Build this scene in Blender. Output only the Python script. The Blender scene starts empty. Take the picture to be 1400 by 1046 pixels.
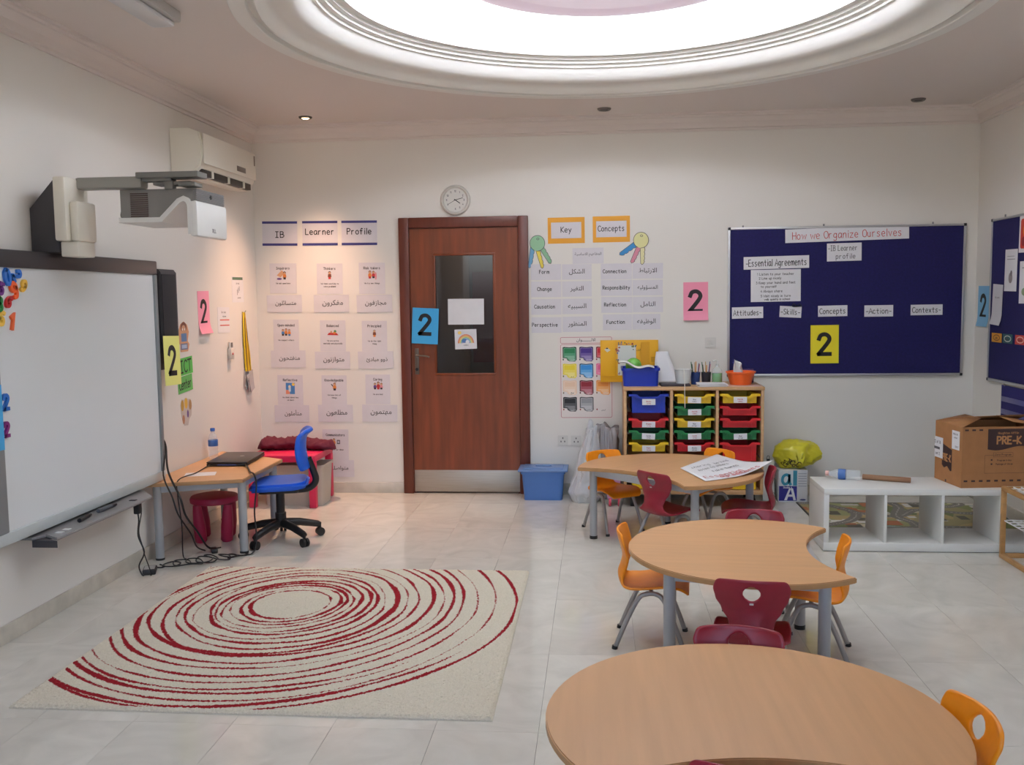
import bpy, bmesh, math, random, unicodedata
import numpy as np
from mathutils import Vector, Matrix, noise
random.seed(7)
PI = math.pi
sc = bpy.context.scene
COL = sc.collection

# ------------------------------------------------------------------ camera, light, exposure
YB, XL, XR, ZC, YF = 7.2, -2.63, 2.735, 2.82, -1.6      # back wall, left, right, ceiling, wall behind
CX, CY = 0.06, 4.665                                      # centre of the round ceiling recess
def make_camera():
    yaw, pitch, roll = (math.radians(a) for a in (5.165, 5.07, -0.715))
    f = Vector((-math.sin(yaw)*math.cos(pitch), math.cos(yaw)*math.cos(pitch), -math.sin(pitch)))
    r0 = Vector((math.cos(yaw), math.sin(yaw), 0)); u0 = r0.cross(f)
    r = math.cos(roll)*r0 + math.sin(roll)*u0
    u = -math.sin(roll)*r0 + math.cos(roll)*u0
    m = Matrix(((r.x, u.x, -f.x, 0), (r.y, u.y, -f.y, 0), (r.z, u.z, -f.z, 1.5), (0, 0, 0, 1)))
    cd = bpy.data.cameras.new('camera'); cd.sensor_width = 36; cd.lens = 36*1300/1400
    cd.clip_start = .05
    c = bpy.data.objects.new('camera', cd); COL.objects.link(c); c.matrix_world = m
    sc.camera = c
make_camera()
w = bpy.data.worlds.new('sky'); sc.world = w; w.use_nodes = True
bg = w.node_tree.nodes['Background']
sky = w.node_tree.nodes.new('ShaderNodeTexSky'); sky.sky_type = 'NISHITA'
sky.sun_elevation = math.radians(50); sky.sun_rotation = math.radians(20); sky.sun_disc = False; sky.dust_density = 4; sky.ozone_density = .3; sky.air_density = .7
w.node_tree.links.new(sky.outputs[0], bg.inputs[0]); bg.inputs[1].default_value = 1.1
def lamp(name, kind, loc, energy, color, rot=(0, 0, 0), **kw):
    l = bpy.data.lights.new(name, kind); l.energy = energy; l.color = color
    for k, v in kw.items(): setattr(l, k, v)
    o = bpy.data.objects.new(name, l); COL.objects.link(o); o.location = loc; o.rotation_euler = rot
    return o
COVE = 2.6                                                # emission of the backlit ceiling panel
lamp('downlight_lamp', 'SPOT', (-2.09, 6.84, 2.80), 165, (1, .58, .36), (math.radians(-7), 0, 0), spot_size=math.radians(80), spot_blend=1.0, shadow_soft_size=.03)
lamp('sun', 'SUN', (0, -6, 8), 9, (1, .95, .88), (math.radians(-42), 0, math.radians(10)), angle=math.radians(.5))
lamp('corridor_lamp', 'POINT', (-.6, 8.2, 2.4), 5, (1, .85, .7), shadow_soft_size=.1)  # unseen light added so the corridor behind the glass is not black
sc.view_settings.view_transform = 'Standard'; sc.view_settings.look = 'None'
sc.view_settings.exposure = 0.36; sc.view_settings.gamma = 1; sc.view_settings.use_curve_mapping = False
sc.cycles.use_denoising = True
sc.cycles.max_bounces = 10; sc.cycles.diffuse_bounces = 6; sc.cycles.transparent_max_bounces = 12
sc.cycles.caustics_reflective = False; sc.cycles.caustics_refractive = False
sc.cycles.sample_clamp_indirect = 6

# ------------------------------------------------------------------ materials
def lin(c):
    return tuple(((v/255)/12.92 if v <= 10 else ((v/255+.055)/1.055)**2.4) for v in c) + (1,)
MATS = {}
def mat(name, rgb, rough=.55, metal=0, spec=.5, var=None, bump=None, trans=0, alpha=1, emit=0, coat=0, rnd=0, coord='Object', sss=0):
    if name in MATS: return MATS[name]
    m = bpy.data.materials.new(name); m.use_nodes = True; N = m.node_tree.nodes; L = m.node_tree.links
    p = N['Principled BSDF']; c = lin(rgb)
    p.inputs['Base Color'].default_value = c; p.inputs['Roughness'].default_value = rough
    p.inputs['Metallic'].default_value = metal; p.inputs['Specular IOR Level'].default_value = spec
    p.inputs['Transmission Weight'].default_value = trans; p.inputs['Alpha'].default_value = alpha
    p.inputs['Coat Weight'].default_value = coat
    if emit: p.inputs['Emission Color'].default_value = c; p.inputs['Emission Strength'].default_value = emit
    tc = N.new('ShaderNodeTexCoord')
    if var:                                             # (scale xyz or number, amount, detail)
        mp = N.new('ShaderNodeMapping'); s = var[0]
        mp.inputs['Scale'].default_value = s if isinstance(s, tuple) else (s, s, s)
        L.new(tc.outputs[coord], mp.inputs[0])
        n = N.new('ShaderNodeTexNoise'); n.inputs['Scale'].default_value = 1; n.inputs['Detail'].default_value = var[2] if len(var) > 2 else 3
        L.new(mp.outputs[0], n.inputs['Vector'])
        mx = N.new('ShaderNodeMix'); mx.data_type = 'RGBA'
        a = var[1]
        mx.inputs['A'].default_value = tuple(max(0, v*(1-a)) for v in c[:3]) + (1,)
        mx.inputs['B'].default_value = tuple(min(1, v*(1+a)) for v in c[:3]) + (1,)
        mr = N.new('ShaderNodeMapRange'); mr.inputs[1].default_value = .3; mr.inputs[2].default_value = .7
        L.new(n.outputs[0], mr.inputs[0]); L.new(mr.outputs[0], mx.inputs['Factor'])
        L.new(mx.outputs['Result'], p.inputs['Base Color'])
    if bump:
        nb = N.new('ShaderNodeTexNoise'); nb.inputs['Scale'].default_value = bump[0]; nb.inputs['Detail'].default_value = 4
        L.new(tc.outputs[coord], nb.inputs['Vector'])
        b = N.new('ShaderNodeBump'); b.inputs['Strength'].default_value = bump[1]; b.inputs['Distance'].default_value = bump[2] if len(bump) > 2 else .003
        L.new(nb.outputs[0], b.inputs['Height']); L.new(b.outputs[0], p.inputs['Normal'])
    MATS[name] = m
    return m
wallm = mat('white wall paint', (226, 223, 217), .6, bump=(160, .12, .001))
ceilm = mat('white ceiling paint', (222, 214, 209), .7)
plaster = mat('plaster moulding', (232, 232, 228), .55)
pinkdisc = mat('lilac translucent disc', (226, 208, 224), .5, emit=.30)  # lilac tint and weak emission stand in for glare and backlight
panelm = mat('backlit panel', (246, 252, 255), .5, emit=COVE)
stone = mat('skirting stone', (196, 190, 178), .35, var=(9, .12))
beech = mat('beech laminate', (206, 158, 111), .38, var=((2.2, 34, 6), .055, 4), bump=(90, .04, .001))
beech2 = mat('beech edge', (182, 138, 92), .45, var=((3, 30, 40), .1))
oak = mat('tray unit wood', (200, 160, 116), .45, var=((4, 4, 40), .09))
rackwood = mat('rack pine', (184, 138, 84), .5, var=((8, 8, 30), .12))
silver = mat('silver painted steel', (166, 168, 171), .4, metal=.12)
chrome = mat('grey tube', (160, 157, 154), .35, metal=.2)
steel = mat('brushed steel', (176, 168, 156), .42, metal=.55, var=((4, 4, 200), .08))
blackp = mat('black plastic', (24, 24, 26), .45)
darkg = mat('dark grey plastic', (62, 60, 64), .55)
midg = mat('mid grey plastic', (128, 128, 130), .5)
lightg = mat('light grey plastic', (196, 196, 194), .45)
whitep = mat('white plastic', (226, 226, 224), .4)
acw = mat('cream white plastic', (226, 222, 210), .4)
redsh = mat('maroon chair plastic', (142, 22, 44), .38, var=(30, .06), bump=(420, .12, .0006))
orsh = mat('orange chair plastic', (243, 146, 18), .38, var=(30, .04), bump=(420, .12, .0006))
doorw = mat('mahogany veneer', (122, 58, 26), .4, var=((24, 24, 2.2), .22, 5))
doorf = mat('mahogany frame', (98, 44, 28), .4, var=((30, 30, 3), .18, 5))
navy = mat('navy felt', (26, 24, 84), .9, var=(60, .15), bump=(500, .3, .001))
alu = mat('aluminium trim', (190, 190, 192), .35, metal=.6)
ink = mat('black ink', (28, 26, 30), .6)
greyink = mat('grey ink', (92, 90, 96), .6)
redink = mat('red ink', (196, 70, 74), .6)
blueink = mat('blue ink', (58, 66, 150), .6)
paper = mat('white paper', (226, 226, 230), .7, var=(14, .02))
paper2 = mat('lilac white laminated card', (213, 210, 216), .35, var=(14, .02))
WHITEBOARD = mat('whiteboard enamel', (222, 227, 229), .3)
def P(name, rgb, rough=.5, **k): return mat(name, rgb, rough, **k)

# ------------------------------------------------------------------ mesh helpers
def BM(): return bmesh.new()
def merge(dst, src):
    me = bpy.data.meshes.new('t'); src.to_mesh(me); src.free(); dst.from_mesh(me); bpy.data.meshes.remove(me)
def bx(bm, x0, x1, y0, y1, z0, z1, bev=0, seg=2, M=None):
    t = BM(); bmesh.ops.create_cube(t, size=1)
    for v in t.verts:
        v.co = Vector(((x0+x1)/2+v.co.x*(x1-x0), (y0+y1)/2+v.co.y*(y1-y0), (z0+z1)/2+v.co.z*(z1-z0)))
    if bev: bmesh.ops.bevel(t, geom=t.edges[:], offset=bev, segments=seg, affect='EDGES', profile=.5)
    if M is not None: t.transform(M)
    merge(bm, t); return bm
def box(*a, **k): return bx(BM(), *a, **k)
def smooth_pts(pts, n=6, closed=False):
    pts = [Vector(p) for p in pts]
    if len(pts) < 3: return pts
    out = []; N = len(pts)
    for i in range(N if closed else N-1):
        g = lambda j: pts[j % N] if closed else pts[min(max(j, 0), N-1)]
        a, b, c, d = g(i-1), g(i), g(i+1), g(i+2)
        for k in range(n):
            t = k/n
            out.append(.5*((2*b)+(c-a)*t+(2*a-5*b+4*c-d)*t*t+(3*b-a-3*c+d)*t**3))
    if not closed: out.append(pts[-1])
    return out
def tube(bm, pts, r, seg=10, caps=True, smooth=0, closed=False):
    pts = smooth_pts(pts, smooth, closed) if smooth else [Vector(p) for p in pts]
    rs = r if isinstance(r, (list, tuple)) else None
    rings = []; up = None; n = len(pts)
    for i, p in enumerate(pts):
        if closed: d = pts[(i+1) % n]-pts[i-1]
        else: d = pts[min(i+1, n-1)]-pts[max(i-1, 0)]
        d.normalize()
        if up is None:
            up = Vector((0, 0, 1)) if abs(d.z) < .9 else Vector((1, 0, 0))
        s = d.cross(up)
        if s.length < 1e-5: s = d.cross(Vector((.3, 1, .2)))
        s.normalize(); up = s.cross(d).normalized()
        rr = r if rs is None else rs[0]+(rs[1]-rs[0])*i/(n-1)
        rings.append([bm.verts.new(p+rr*(math.cos(2*PI*k/seg)*s+math.sin(2*PI*k/seg)*up)) for k in range(seg)])
    m = n if closed else n-1
    for i in range(m):
        a, b = rings[i], rings[(i+1) % n]
        for k in range(seg): bm.faces.new((a[k], a[(k+1) % seg], b[(k+1) % seg], b[k]))
    if caps and not closed:
        bm.faces.new(rings[0][::-1]); bm.faces.new(rings[-1])
    bmesh.ops.recalc_face_normals(bm, faces=bm.faces[:])
    return bm
def cyl(bm, p0, p1, r0, r1=None, seg=20): return tube(bm, [p0, p1], [r0, r0 if r1 is None else r1], seg)
def lathe(bm, prof, seg=32, c=(0, 0, 0), sx=1, sy=1, a0=0, a1=2*PI):
    full = abs(a1-a0-2*PI) < 1e-6; n = seg if full else seg+1; R = []
    for r, z in prof:
        if r < 1e-6: R.append([bm.verts.new((c[0], c[1], c[2]+z))]*n)
        else: R.append([bm.verts.new((c[0]+sx*r*math.cos(a0+(a1-a0)*k/seg), c[1]+sy*r*math.sin(a0+(a1-a0)*k/seg), c[2]+z)) for k in range(n)])
    for a, b in zip(R, R[1:]):
        for k in range(seg):
            q = [a[k], a[(k+1) % n], b[(k+1) % n], b[k]]; u = []
            for v in q:
                if v not in u: u.append(v)
            if len(u) > 2: bm.faces.new(u)
    bmesh.ops.recalc_face_normals(bm, faces=bm.faces[:])
    return bm
def prism(bm, pts, z0, z1, bev=0, M=None):
    t = BM(); f = t.faces.new([t.verts.new((x, y, z0)) for x, y in pts])
    r = bmesh.ops.extrude_face_region(t, geom=[f])
    for v in r['geom']:
        if isinstance(v, bmesh.types.BMVert): v.co.z = z1
    bmesh.ops.recalc_face_normals(t, faces=t.faces[:])
    if bev:
        e = [e for e in t.edges if abs(e.verts[0].co.z-e.verts[1].co.z) < 1e-7]
        bmesh.ops.bevel(t, geom=e, offset=bev, segments=2, affect='EDGES')
    if M is not None: t.transform(M)
    merge(bm, t); return bm
def ell(cx, cy, rx, ry, n=18, rot=0):
    c, s = math.cos(rot), math.sin(rot)
    return [(cx+rx*math.cos(a)*c-ry*math.sin(a)*s, cy+rx*math.cos(a)*s+ry*math.sin(a)*c) for a in (2*PI*i/n for i in range(n))]
def rrect(cx, cy, w, h, r, n=4):
    o = []
    for sx, sy, a in ((1, 1, 0), (-1, 1, 90), (-1, -1, 180), (1, -1, 270)):
        for i in range(n+1):
            t = math.radians(a+90*i/n); o.append((cx+sx*(w/2-r)+r*math.cos(t), cy+sy*(h/2-r)+r*math.sin(t)))
    return o
def obj(name, bm, m, parent=None, angle=40, mesh=None, loc=None, rot=None):
    if mesh is None:
        mesh = bpy.data.meshes.new(name); bm.to_mesh(mesh); bm.free()
        for mm in (m if isinstance(m, (list, tuple)) else [m]): mesh.materials.append(mm)
        mesh.shade_smooth(); mesh.set_sharp_from_angle(angle=math.radians(angle))
    o = bpy.data.objects.new(name, mesh); COL.objects.link(o)
    if parent is not None: o.parent = parent
    if loc is not None: o.location = loc
    if rot is not None: o.rotation_euler = rot
    return o
def tag(o, label, cat, group=None):
    o['label'] = label; o['category'] = cat
    if group: o['group'] = group
    return o
def thing(name, label, cat, loc=(0, 0, 0), rz=0, group=None):
    o = bpy.data.objects.new(name, None); o.empty_display_size = .05; COL.objects.link(o)
    o.location = loc; o.rotation_euler = (0, 0, rz); return tag(o, label, cat, group)
def struct(o): o['kind'] = 'structure'; return o
def copy_tree(o, parent=None):
    c = o.copy(); COL.objects.link(c)
    if parent is not None: c.parent = parent
    for ch in list(o.children): copy_tree(ch, c)
    return c
def setmat(bm, start, idx):
    bm.faces.ensure_lookup_table()
    for f in bm.faces[start:]: f.material_index = idx

# ------------------------------------------------------------------ lettering
GL = {
'A':"-0,0 2.5,7.5 5,0|-1,2.6 4,2.6",'B':"-.5,0 .5,7.5|.5,7.5 3,7.3 3.6,5.8 2.8,4.3 .5,4|.5,4 3.3,3.8 4.3,2.2 3.2,.3 .5,0",
'C':"4.6,6.3 3,7.5 1.2,6.7 .3,4 1,1.2 2.8,0 4.7,1",'D':"-.5,0 .5,7.5|.5,7.5 3.2,6.8 4.6,4 3.4,1 .5,0",'E':"-4,7.5 .5,7.5 .5,0 4.2,0|-.5,3.9 3.5,3.9",
'F':"-4,7.5 .5,7.5 .5,0|-.5,4 3.5,4",'G':"4.6,6.5 3,7.5 1.2,6.7 .3,4 1,1.2 2.8,0 4.5,1 4.6,3|-4.6,3.2 2.8,3.2",'H':"-.5,0 .5,7.5|-4.4,0 4.4,7.5|-.5,3.9 4.4,3.9",
'I':"-2,0 2,7.5|-.6,7.5 3.4,7.5|-.6,0 3.4,0",'K':"-.5,0 .5,7.5|-4.2,7.5 .6,3.4 4.6,0",'L':"-.5,7.5 .5,0 4,0",'M':"-.3,0 1,7.5 2.7,2 4.4,7.5 5.4,0",'N':"-.5,0 .5,7.5 4.4,0 4.4,7.5",'O':"2.7,7.5 .8,6.3 .3,3.6 1.2,.8 3,0 4.8,1.5 5,4.5 4.2,6.8 2.7,7.5",
'P':"-.5,0 .5,7.5|.5,7.5 3.4,7.2 4.2,5.6 3.2,3.9 .5,3.5",'R':"-.5,0 .5,7.5|.5,7.5 3.4,7.2 4,5.6 3,4 .5,3.6|-1.8,3.7 4.4,0",'S':"4,6.6 2.4,7.5 .8,6.4 1.4,4.5 3.3,3.5 4.1,1.8 2.8,.1 .4,.7",
'T':"-0,7.5 5,7.5|-2.5,7.5 2.5,0",'W':"-0,7.5 1.6,0 3.2,5.6 4.8,0 6.4,7.5",
'a':"4,4.2 2.4,5 .8,3.9 .5,1.6 1.6,.1 3.2,.8 4,3|-4,4.8 4,1 4.5,0",'b':"-.6,7.5 .6,0|.6,3.4 2,5 3.7,4.2 4,2 3,.2 1.4,0 .6,1.2",'c':"3.8,4.3 2.3,5 .8,3.9 .5,1.8 1.5,.2 3,.1 3.9,.8",
'd':"-4,7.5 4,0|4,3.6 2.6,5 1,4 .5,2 1.5,.1 3,.4 4,1.8",'e':".6,2.5 3.9,2.8 3.2,4.6 1.8,4.9 .6,3.5 .7,1.3 2,0 3.8,.6",'f':"3.6,6.8 2.6,7.5 1.7,6.5 1.7,4|-1.7,5 1.7,0|-.4,4.4 3.2,4.4",
'g':"3.9,4 2.4,5 .8,3.9 .7,1.7 2.2,.6 3.8,1.8|-3.9,4.8 3.9,0|3.9,0 3.4,-2 1.8,-2.5 .6,-1.8",'h':"-.6,7.5 .6,0|.6,3 2,4.9 3.5,4.3 3.8,2.5|-3.8,2.6 3.8,0",'i':"-1,4.8 1,0|-1,6.6 1,7.1",'j':"1.8,4.8 1.8,0 1.2,-2.2 0,-2.2|-1.8,6.6 1.8,7.1",
'k':"-.6,7.5 .6,0|-3.4,4.8 .7,2 3.7,0",'l':"-1,7.5 1,0",'m':"-.5,4.8 .5,0|.5,3 1.6,4.9 2.8,4.2 3,2|-3,2.4 3,0|3,3 4.2,4.9 5.4,4.2 5.6,2|-5.6,2.4 5.6,0",'n':"-.6,4.8 .6,0|.6,3 2,4.9 3.5,4.3 3.8,2.5|-3.8,2.6 3.8,0",
'o':"2.3,5 .8,4 .5,2 1.5,.2 3,.2 4,2 3.6,4.2 2.3,5",'p':"-.6,4.8 .6,-2.6|.6,3.4 2,5 3.7,4.2 4,2 3,.2 1.4,.2 .6,1.4",'q':"3.9,4 2.4,5 .8,3.9 .5,1.7 1.8,.1 3.4,.8 3.9,2|-3.9,4.8 3.9,-2.6",'r':"-.8,4.8 .8,0|.8,2.8 1.6,4.5 3.2,4.7",
's':"3.4,4.4 2,5 .8,4.1 1.2,2.9 2.8,2.3 3.4,1.2 2.2,0 .5,.5",'t':"-2,6.8 2,.8 2.6,0 3.4,.2|-.4,4.6 3.6,4.6",'u':".7,4.8 .7,1.6 1.8,.1 3.2,.6 3.8,2|-3.8,4.8 3.8,0",'v':"-.3,4.8 2.1,0 4,4.8",'w':"-.3,4.8 1.5,0 2.9,4 4.3,0 5.6,4.8",'x':"-.4,4.8 3.8,0|-3.8,4.8 .4,0",
'y':"-.4,4.8 2.2,.6|-4,4.8 1,-2.6",'z':"-.5,4.8 3.8,4.8 .5,0 4,0",'-':"-.6,3 3.4,3",'.':"-.9,0 .9,.5",',':"-1,.5 .6,-1",'=':"-.5,4 4,4|-.5,2 4,2",'*':"-2,1 2,5|-.4,3 3.6,3",
'1':"-.4,5.8 2,7.5 2,0",'2':".5,5.6 1.2,7.1 2.8,7.4 4,6.2 3.6,4.4 .4,0|-.4,0 4.4,0",'3':".6,6.6 2.2,7.5 3.8,6.3 3.4,4.6 2,4|2,4 3.8,3.2 4,1.2 2.4,0 .5,.9",'4':"-3,0 3,7.5 .3,2.5 4.4,2.5",'5':"-4,7.5 1,7.5 .8,4.2|.8,4.2 2.6,4.8 4.1,3.4 3.8,1 2,0 .5,.8",
'6':"3.8,6.8 2.2,7 .8,4.6 .5,2 1.8,.1 3.6,.8 4,2.8 2.6,4.2 .8,3",'8':"2.3,7.4 .8,6.2 1.4,4.6 3.4,3 3.6,1 2.2,0 .7,1.1 1.2,3 3.4,4.8 3.7,6.4 2.3,7.4",'9':".9,.5 2.6,.4 3.9,2.8 4.2,5.4 3,7.4 1,6.8 .6,4.8 2,3.5 4,4.6",'0':"2.3,7.4 .7,6 .5,2.5 1.6,.1 3.2,.3 4.1,3 3.8,6.2 2.3,7.4"}
WID = {'I':4.4,'W':6.6,'M':5.8,'i':1.9,'l':1.9,'j':2.6,'m':6.2,'w':6,'.':1.8,'1':3.2,' ':3,'-':4,',':1.8}
def strokes(text, jit=0):
    x = 0; out = []
    for ch in text:
        for s in (GL.get(ch, '').split('|') if ch in GL else []):
            st = s.startswith('-') and not (len(s) > 1 and s[1] in '-' and False)
            q = s[1:] if st else s
            p = [tuple(float(v) for v in t.split(',')) for t in q.split(' ')]
            p = [(x+a+random.uniform(-jit, jit), b+random.uniform(-jit, jit)) for a, b in p]
            out.append([(v.x, v.y) for v in (smooth_pts([(a, b, 0) for a, b in p], 5) if not st else [Vector((a, b, 0)) for a, b in p])])
        x += WID.get(ch, 4.9)+.55
    return out, max(x-.55, .1)
def ribbon(bm, pl, wd, z, depth=0):
    P2 = [Vector((a, b)) for a, b in pl]; n = len(P2); L, R = [], []
    for i, p in enumerate(P2):
        d = []
        if i > 0 and (p-P2[i-1]).length > 1e-9: d.append((p-P2[i-1]).normalized())
        if i < n-1 and (P2[i+1]-p).length > 1e-9: d.append((P2[i+1]-p).normalized())
        if not d: d = [Vector((1, 0))]
        t = (d[0]+d[-1]); t = t.normalized() if t.length > .3 else d[0]
        k = 1/max(.55, abs(t.dot(d[0]))); nn = Vector((-t.y, t.x))*wd/2*k
        q = p.copy()
        if i == 0: q -= d[0]*wd*.35
        if i == n-1: q += d[-1]*wd*.35
        L.append(q+nn); R.append(q-nn)
    tl = [bm.verts.new((v.x, v.y, z+depth)) for v in L]; tr = [bm.verts.new((v.x, v.y, z+depth)) for v in R]
    for i in range(n-1): bm.faces.new((tl[i], tr[i], tr[i+1], tl[i+1]))
    if depth:
        bl = [bm.verts.new((v.x, v.y, z)) for v in L]; br = [bm.verts.new((v.x, v.y, z)) for v in R]
        for i in range(n-1):
            bm.faces.new((bl[i], tl[i], tl[i+1], bl[i+1])); bm.faces.new((tr[i], br[i], br[i+1], tr[i+1])); bm.faces.new((bl[i+1], br[i+1], br[i], bl[i]))
        bm.faces.new((bl[0], br[0], tr[0], tl[0])); bm.faces.new((tl[-1], tr[-1], br[-1], bl[-1]))
def write(bm, text, x, y, h, wd=None, maxw=None, align='c', z=.0016, jit=0, rot=0, sx=1, depth=0):
    """Adds stroke lettering; h is the cap height, x,y the centre of the line (or its left end)."""
    S, W = strokes(text, jit); k = h/7.5; kx = k*sx
    if maxw and W*kx > maxw: kx = maxw/W
    wd = wd or h*.13; c, s = math.cos(rot), math.sin(rot)
    x0 = -W*kx/2 if align == 'c' else 0
    for pl in S:
        q = [(x0+a*kx, b*k-h/2) for a, b in pl]
        ribbon(bm, [(x+a*c-b*s, y+a*s+b*c) for a, b in q], wd, z, depth)
def build_forms():
    F = {}
    for cp in range(0xFE70, 0xFEFD):
        d = unicodedata.decomposition(chr(cp)).split()
        if len(d) == 2: F.setdefault(chr(int(d[1], 16)), {})[d[0].strip('<>')] = chr(cp)
        elif len(d) == 3 and d[1] == '0644': F.setdefault('\u0644'+chr(int(d[2], 16)), {})[d[0].strip('<>')] = chr(cp)
    return F
FORMS = build_forms()
def shape_ar(t):
    toks = []; i = 0
    while i < len(t):
        if t[i:i+2] in FORMS: toks.append(t[i:i+2]); i += 2
        else: toks.append(t[i]); i += 1
    def fwd(k): return k == '\u0640' or 'initial' in FORMS.get(k, {})
    def bwd(k): return k == '\u0640' or 'final' in FORMS.get(k, {})
    out = []
    for j, k in enumerate(toks):
        if k not in FORMS: out.append(k); continue
        a = j > 0 and fwd(toks[j-1]) and bwd(k)
        b = j < len(toks)-1 and fwd(k) and bwd(toks[j+1])
        f = FORMS[k]; nm = 'medial' if a and b else 'final' if a else 'initial' if b else 'isolated'
        out.append(f.get(nm) or f.get('isolated'))
    return ''.join(out[::-1])
def arabic(parent, text, x, y, wmax, hmax, m, z=.0018, name='lettering'):
    c = bpy.data.curves.new('t', 'FONT'); c.body = shape_ar(text); c.resolution_u = 3; c.offset = .006
    o = bpy.data.objects.new('t', c); COL.objects.link(o)
    me = bpy.data.meshes.new_from_object(o.evaluated_get(bpy.context.evaluated_depsgraph_get()))
    bpy.data.objects.remove(o); bpy.data.curves.remove(c)
    co = np.empty(len(me.vertices)*3); me.vertices.foreach_get('co', co); co = co.reshape(-1, 3)
    lo, hi = co.min(0), co.max(0); k = min(wmax/(hi[0]-lo[0]), hmax/(hi[1]-lo[1]))
    co = (co-(lo+hi)/2)*k+np.array([x, y, 0]); co[:, 2] = z
    me.vertices.foreach_set('co', co.ravel()); me.materials.clear(); me.materials.append(m); me.update()
    return obj(name, None, None, parent, mesh=me)
def lettering(parent, lines, m, name='lettering'):
    bm = BM()
    for a in lines: write(bm, *a[0], **a[1])
    return obj(name, bm, m, parent)
def W_(*a, **k): return (a, k)

# ------------------------------------------------------------------ sheets on the walls
BASE = {'B': Matrix.Rotation(PI/2, 4, 'X'), 'L': Matrix.Rotation(PI/2, 4, 'Z') @ Matrix.Rotation(PI/2, 4, 'X'),
        'R': Matrix.Rotation(-PI/2, 4, 'Z') @ Matrix.Rotation(PI/2, 4, 'X')}
def wall_matrix(pl, u, z, tilt=0, off=0):
    p = {'B': (u, YB-off, z), 'L': (XL+off, u, z), 'R': (XR-off, u, z)}[pl]
    return Matrix.Translation(p) @ BASE[pl] @ Matrix.Rotation(math.radians(tilt), 4, 'Z')
def sheet(name, pl, u, z, w, h, tilt, m, label, cat, group=None, off=0, t=.0014, curl=0, shear=0):
    bm = BM(); n = 8 if curl else 1
    rows = []
    for i in range(n+1):
        y = h/2-h*i/n; c = curl*max(0, (i/n-.72)/.28)**2
        rows.append([bm.verts.new((-w/2+shear*y, y, c)), bm.verts.new((w/2+shear*y, y, c)), bm.verts.new((w/2+shear*y, y, t+c)), bm.verts.new((-w/2+shear*y, y, t+c))])
    for a, b in zip(rows, rows[1:]):
        for k in range(4): bm.faces.new((a[k], a[(k+1) % 4], b[(k+1) % 4], b[k]))
    bm.faces.new(rows[0]); bm.faces.new(rows[-1][::-1]); bmesh.ops.recalc_face_normals(bm, faces=bm.faces[:])
    o = obj(name, bm, m); o.matrix_world = wall_matrix(pl, u, z, tilt, off)
    return tag(o, label, cat, group)
def patches(parent, lst, name='picture'):
    """Printed shapes: list of (points, rgb)."""
    bm = BM(); mats = []; z = .0016
    for pts, c in lst:
        mm = mat('print %d %d %d' % c, c, .5)
        if mm not in mats: mats.append(mm)
        f = bm.faces.new([bm.verts.new((x, y, z)) for x, y in pts]); f.material_index = mats.index(mm); z += .00012
        f.normal_update()
        if f.normal.z < 0: f.normal_flip()
    return obj(name, bm, mats, parent)
def R4(x0, y0, x1, y1): return [(x0, y0), (x1, y0), (x1, y1), (x0, y1)]

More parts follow.
